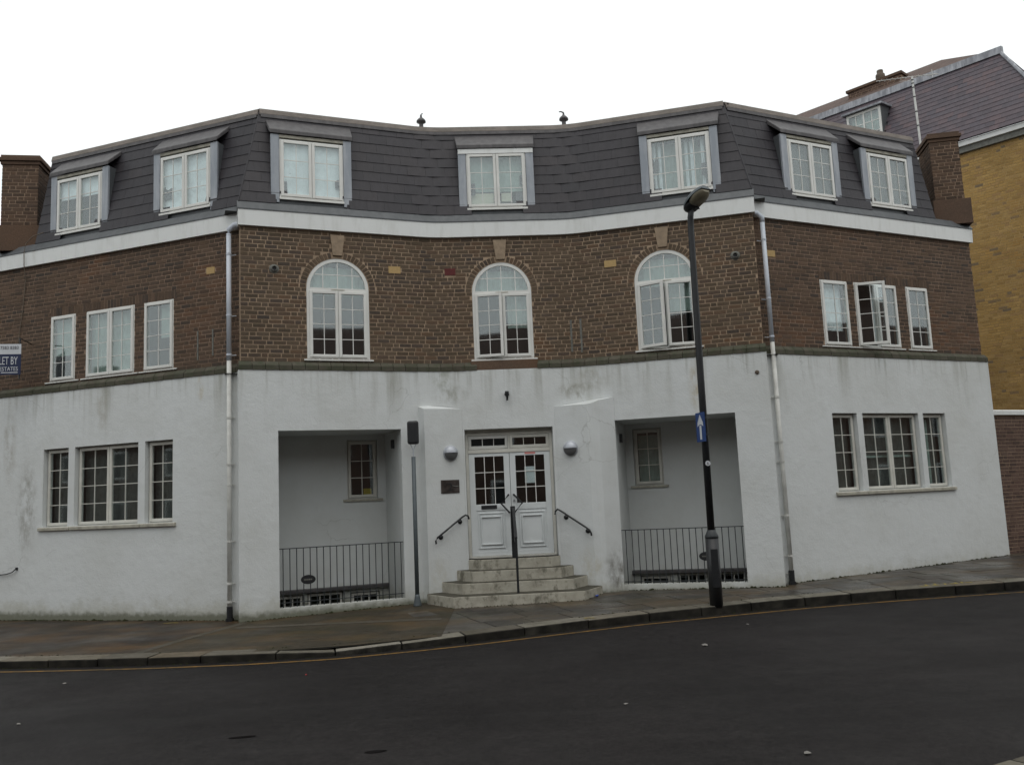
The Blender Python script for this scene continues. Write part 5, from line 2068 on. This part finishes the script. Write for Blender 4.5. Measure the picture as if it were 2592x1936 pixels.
for x0, x1 in ((-.58, -.55), (.55, .58)):
    b = MB()
    b.add([(x0, .03, 0), (x0, .85, 1.2), (x0, .03, 1.2), (x1, .03, 0), (x1, .85, 1.2), (x1, .03, 1.2)], [(0, 1, 2), (5, 4, 3), (0, 2, 5, 3), (2, 1, 4, 5), (1, 0, 3, 4)])
    b.build('cheek', M['lead_dark'], yd, local=True)
b = MB()
b.hexa([(-.66, -.12, 1.16), (.66, -.12, 1.16), (.66, 1.0, 1.26), (-.66, 1.0, 1.26), (-.66, -.12, 1.22), (.66, -.12, 1.22), (.66, 1.0, 1.34), (-.66, 1.0, 1.34)])
b.build('lead_roof', M['lead_white'], yd, local=True)
# chimney
b = MB()
def yblk(s0_, s1_, o0, o1, za, zb):
    p = [YH.pos(s0_, o1, za), YH.pos(s1_, o1, za), YH.pos(s1_, o0, za), YH.pos(s0_, o0, za)]
    b.hexa(p + [q + Vector((0, 0, zb - za)) for q in p])
yblk(4.86, 6.70, -3.6, -3.0, 14.3, 15.26)
yc = b.build('chimney', M['mortar_dark'], yh)
b = MB()
yblk(4.80, 6.76, -3.66, -2.94, 15.255, 15.345)
b.build('chimney_cap', M['brick_chimney'], yc)
lay(YH, 4.86, 6.70, 14.3, 15.25, lambda z: [], -2.995, M['brick_garden'], yc, 0)
b = MB()
c = YH.pos(5.90, -3.3, 15.34)
b.lathe(c, [(.10, 0), (.13, .10), (.16, .20), (.15, .28), (.10, .34), (.11, .40), (.10, .44)], 14)
b.build('chimney_pot', M['clay'], yc, smooth=True)
# ------------------------------------------------------------------ garden wall on the right
gw = empty('garden_wall', RW.pos(7.2, -.1, 0), 'dark brick garden wall with white coping right of the building', 'wall')
GO = -.11
b = MB()
wall(b, RW, RWs1 + .004, 9.5, -.5, 3.05, [], GO - .0055, .1)
gb = b.build('brick_wall', M['mortar_dark'], gw)
lay(RW, RWs1 + .006, 9.5, .10, 3.04, lambda z: [], GO, M['brick_garden'], gb, 60)
b = MB()
sweep(b, RW, RWs1 + .006, 9.5, [(GO - .28, 3.045), (GO + .05, 3.045), (GO + .055, 3.13), (GO - .1, 3.165), (GO - .28, 3.13)])
b.build('coping', M['fascia'], gw)
b = MB()
b.quad(RW.pos(RWs1 + .004, GO - .25, -.5), RW.pos(9.5, GO - .25, -.5), RW.pos(9.5, GO - .25, 3.05), RW.pos(RWs1 + .004, GO - .25, 3.05))
b.build('rear_face', M['mortar_dark'], gw)

# ------------------------------------------------------------------ TV aerial above the right chimney
ae = empty('tv_aerial', (9.36, 18.97, 9.15), 'thin white banded TV aerial mast above the right chimney', 'aerial')
b = MB()
b.tube([(9.365, 19.0, 9.10), (9.335, 19.0, 10.80)], .024, 8)
b.build('mast', M['aerial'], ae)
for z in (9.62, 9.95, 10.30, 10.52, 10.62, 10.70):
    b = MB()
    b.lathe((9.353 - (z - 9.6) * .018, 19.0, z), [(.029, 0), (.029, .022)], 8)
    b.build('band', M['lampglass'], ae)
b = MB()
b.tube([(8.52, 19.0, 10.72), (9.33, 19.0, 10.79), (9.92, 19.0, 10.84)], .008, 6)
for x in (8.62, 8.74, 8.86, 8.98, 9.10, 9.22, 9.45, 9.58):
    b.tube([(x, 18.93, 10.72 + (x - 8.52) * .085), (x, 19.07, 10.72 + (x - 8.52) * .085)], .005, 5)
b.tube([(9.80, 19.0, 10.76), (9.80, 19.0, 10.95)], .007, 5)
b.tube([(9.70, 19.0, 10.80), (9.95, 19.0, 10.83)], .006, 5)
b.tube([(9.05, 19.0, 10.69), (9.33, 19.0, 10.70)], .006, 5)
b.build('boom', M['aerial'], ae)

# ------------------------------------------------------------------ litter
def scrap(name, x, y, sz, mat, label, zf=rz, seed=0, lift=.006):
    rr = random.Random(seed)
    b = MB()
    n_ = 7
    c = Vector((x, y, zf(x, y) + lift))
    ring = []
    for k in range(n_):
        a = 2 * math.pi * k / n_
        r_ = sz * rr.uniform(.45, 1.0)
        ring.append(c + Vector((r_ * math.cos(a), r_ * .6 * math.sin(a), rr.uniform(.0, sz * .35))))
    top = c + Vector((0, 0, sz * .45))
    b.add([top] + ring + [c - Vector((0, 0, lift - .002))], [(0, k + 1, (k + 1) % n_ + 1) for k in range(n_)] + [(n_ + 1, (k + 1) % n_ + 1, k + 1) for k in range(n_)])
    o = b.build(name, mat)
    return tag(o, label, 'litter', 'scraps of litter on the ground')
scrap('paper_scrap', 2.21, 11.15, .055, M['litter'], 'pale torn paper scrap on the road in front of the lamp post', seed=1)
scrap('paper_scrap', .90, 8.36, .028, M['litter'], 'tiny white paper scrap alone in mid road', seed=2)
scrap('paper_scrap', 1.97, 6.57, .045, M['litter'], 'curled pale scrap near the lower right kerb corner', seed=3)
scrap('paper_scrap', -4.95, 8.97, .03, M['litter'], 'small pale scrap at the far left of the road', seed=4)
scrap('paper_scrap', -5.56, 11.05, .03, M['litter'], 'small pale scrap near the left kerb', seed=5)
scrap('paper_scrap', 3.1, 12.6, .03, M['litter'], 'small pale scrap just off the kerb by the lamp post', seed=6)
scrap('red_wrapper', -2.56, 10.71, .028, M['wrapper_red'], 'tiny red wrapper on the road below the left porch', seed=7)
scrap('blue_wrapper', 1.30, 15.56, .055, M['wrapper'], 'crumpled blue wrapper at the right foot of the steps', zf=gz, seed=8, lift=.02)

# ------------------------------------------------------------------ terrace across the street, behind the viewer (it shows in the panes)
tr_ = empty('opposite_terrace', (0, -9, 0), 'brick terrace with pitched roof across the street, mirrored in the windows', 'building')
TP = Path([(80, 33), (26, 5.6), (6, -5.6), (-18, -9.5), (-55, 4.3), (-95, 19)])
b = MB()
wall(b, TP, 0, TP.L, -.5, 7.2, [], 0, .1)
b.build('wall', M['brick_garden'], tr_)
b = MB()
sweep(b, TP, 0, TP.L, [(.25, 7.15), (-3.5, 10.2), (-7, 7.15)])  # unseen terrace's eaves and ridge raised to darken the porches
b.build('roof', M['tile'], tr_)
for i in range(20):
    s_ = 30 + i * 9
    if s_ > TP.L - 2:
        break
    b = MB()
    p = [TP.pos(s_, -3.1, 9.5), TP.pos(s_ + 1.4, -3.1, 9.5), TP.pos(s_ + 1.4, -3.9, 9.5), TP.pos(s_, -3.9, 9.5)]
    b.hexa(p + [q + Vector((0, 0, 1.9)) for q in p])
    b.build('chimney', M['brick_garden'], tr_)
for i in range(28):
    s_ = 40 + i * 3.9
    if s_ > TP.L - 2:
        break
    for z in (1.0, 3.9):
        b = MB()
        p = [TP.pos(s_, .02, z), TP.pos(s_ + 1.1, .02, z), TP.pos(s_ + 1.1, -.05, z), TP.pos(s_, -.05, z)]
        b.hexa(p + [q + Vector((0, 0, 1.6)) for q in p])
        b.build('window', M['fascia'], tr_)
        b = MB()
        p = [TP.pos(s_ + .09, .03, z + .09), TP.pos(s_ + 1.01, .03, z + .09), TP.pos(s_ + 1.01, -.04, z + .09), TP.pos(s_ + .09, -.04, z + .09)]
        b.hexa(p + [q + Vector((0, 0, 1.42)) for q in p])
        b.build('window_panes', M['lampglass'], tr_)
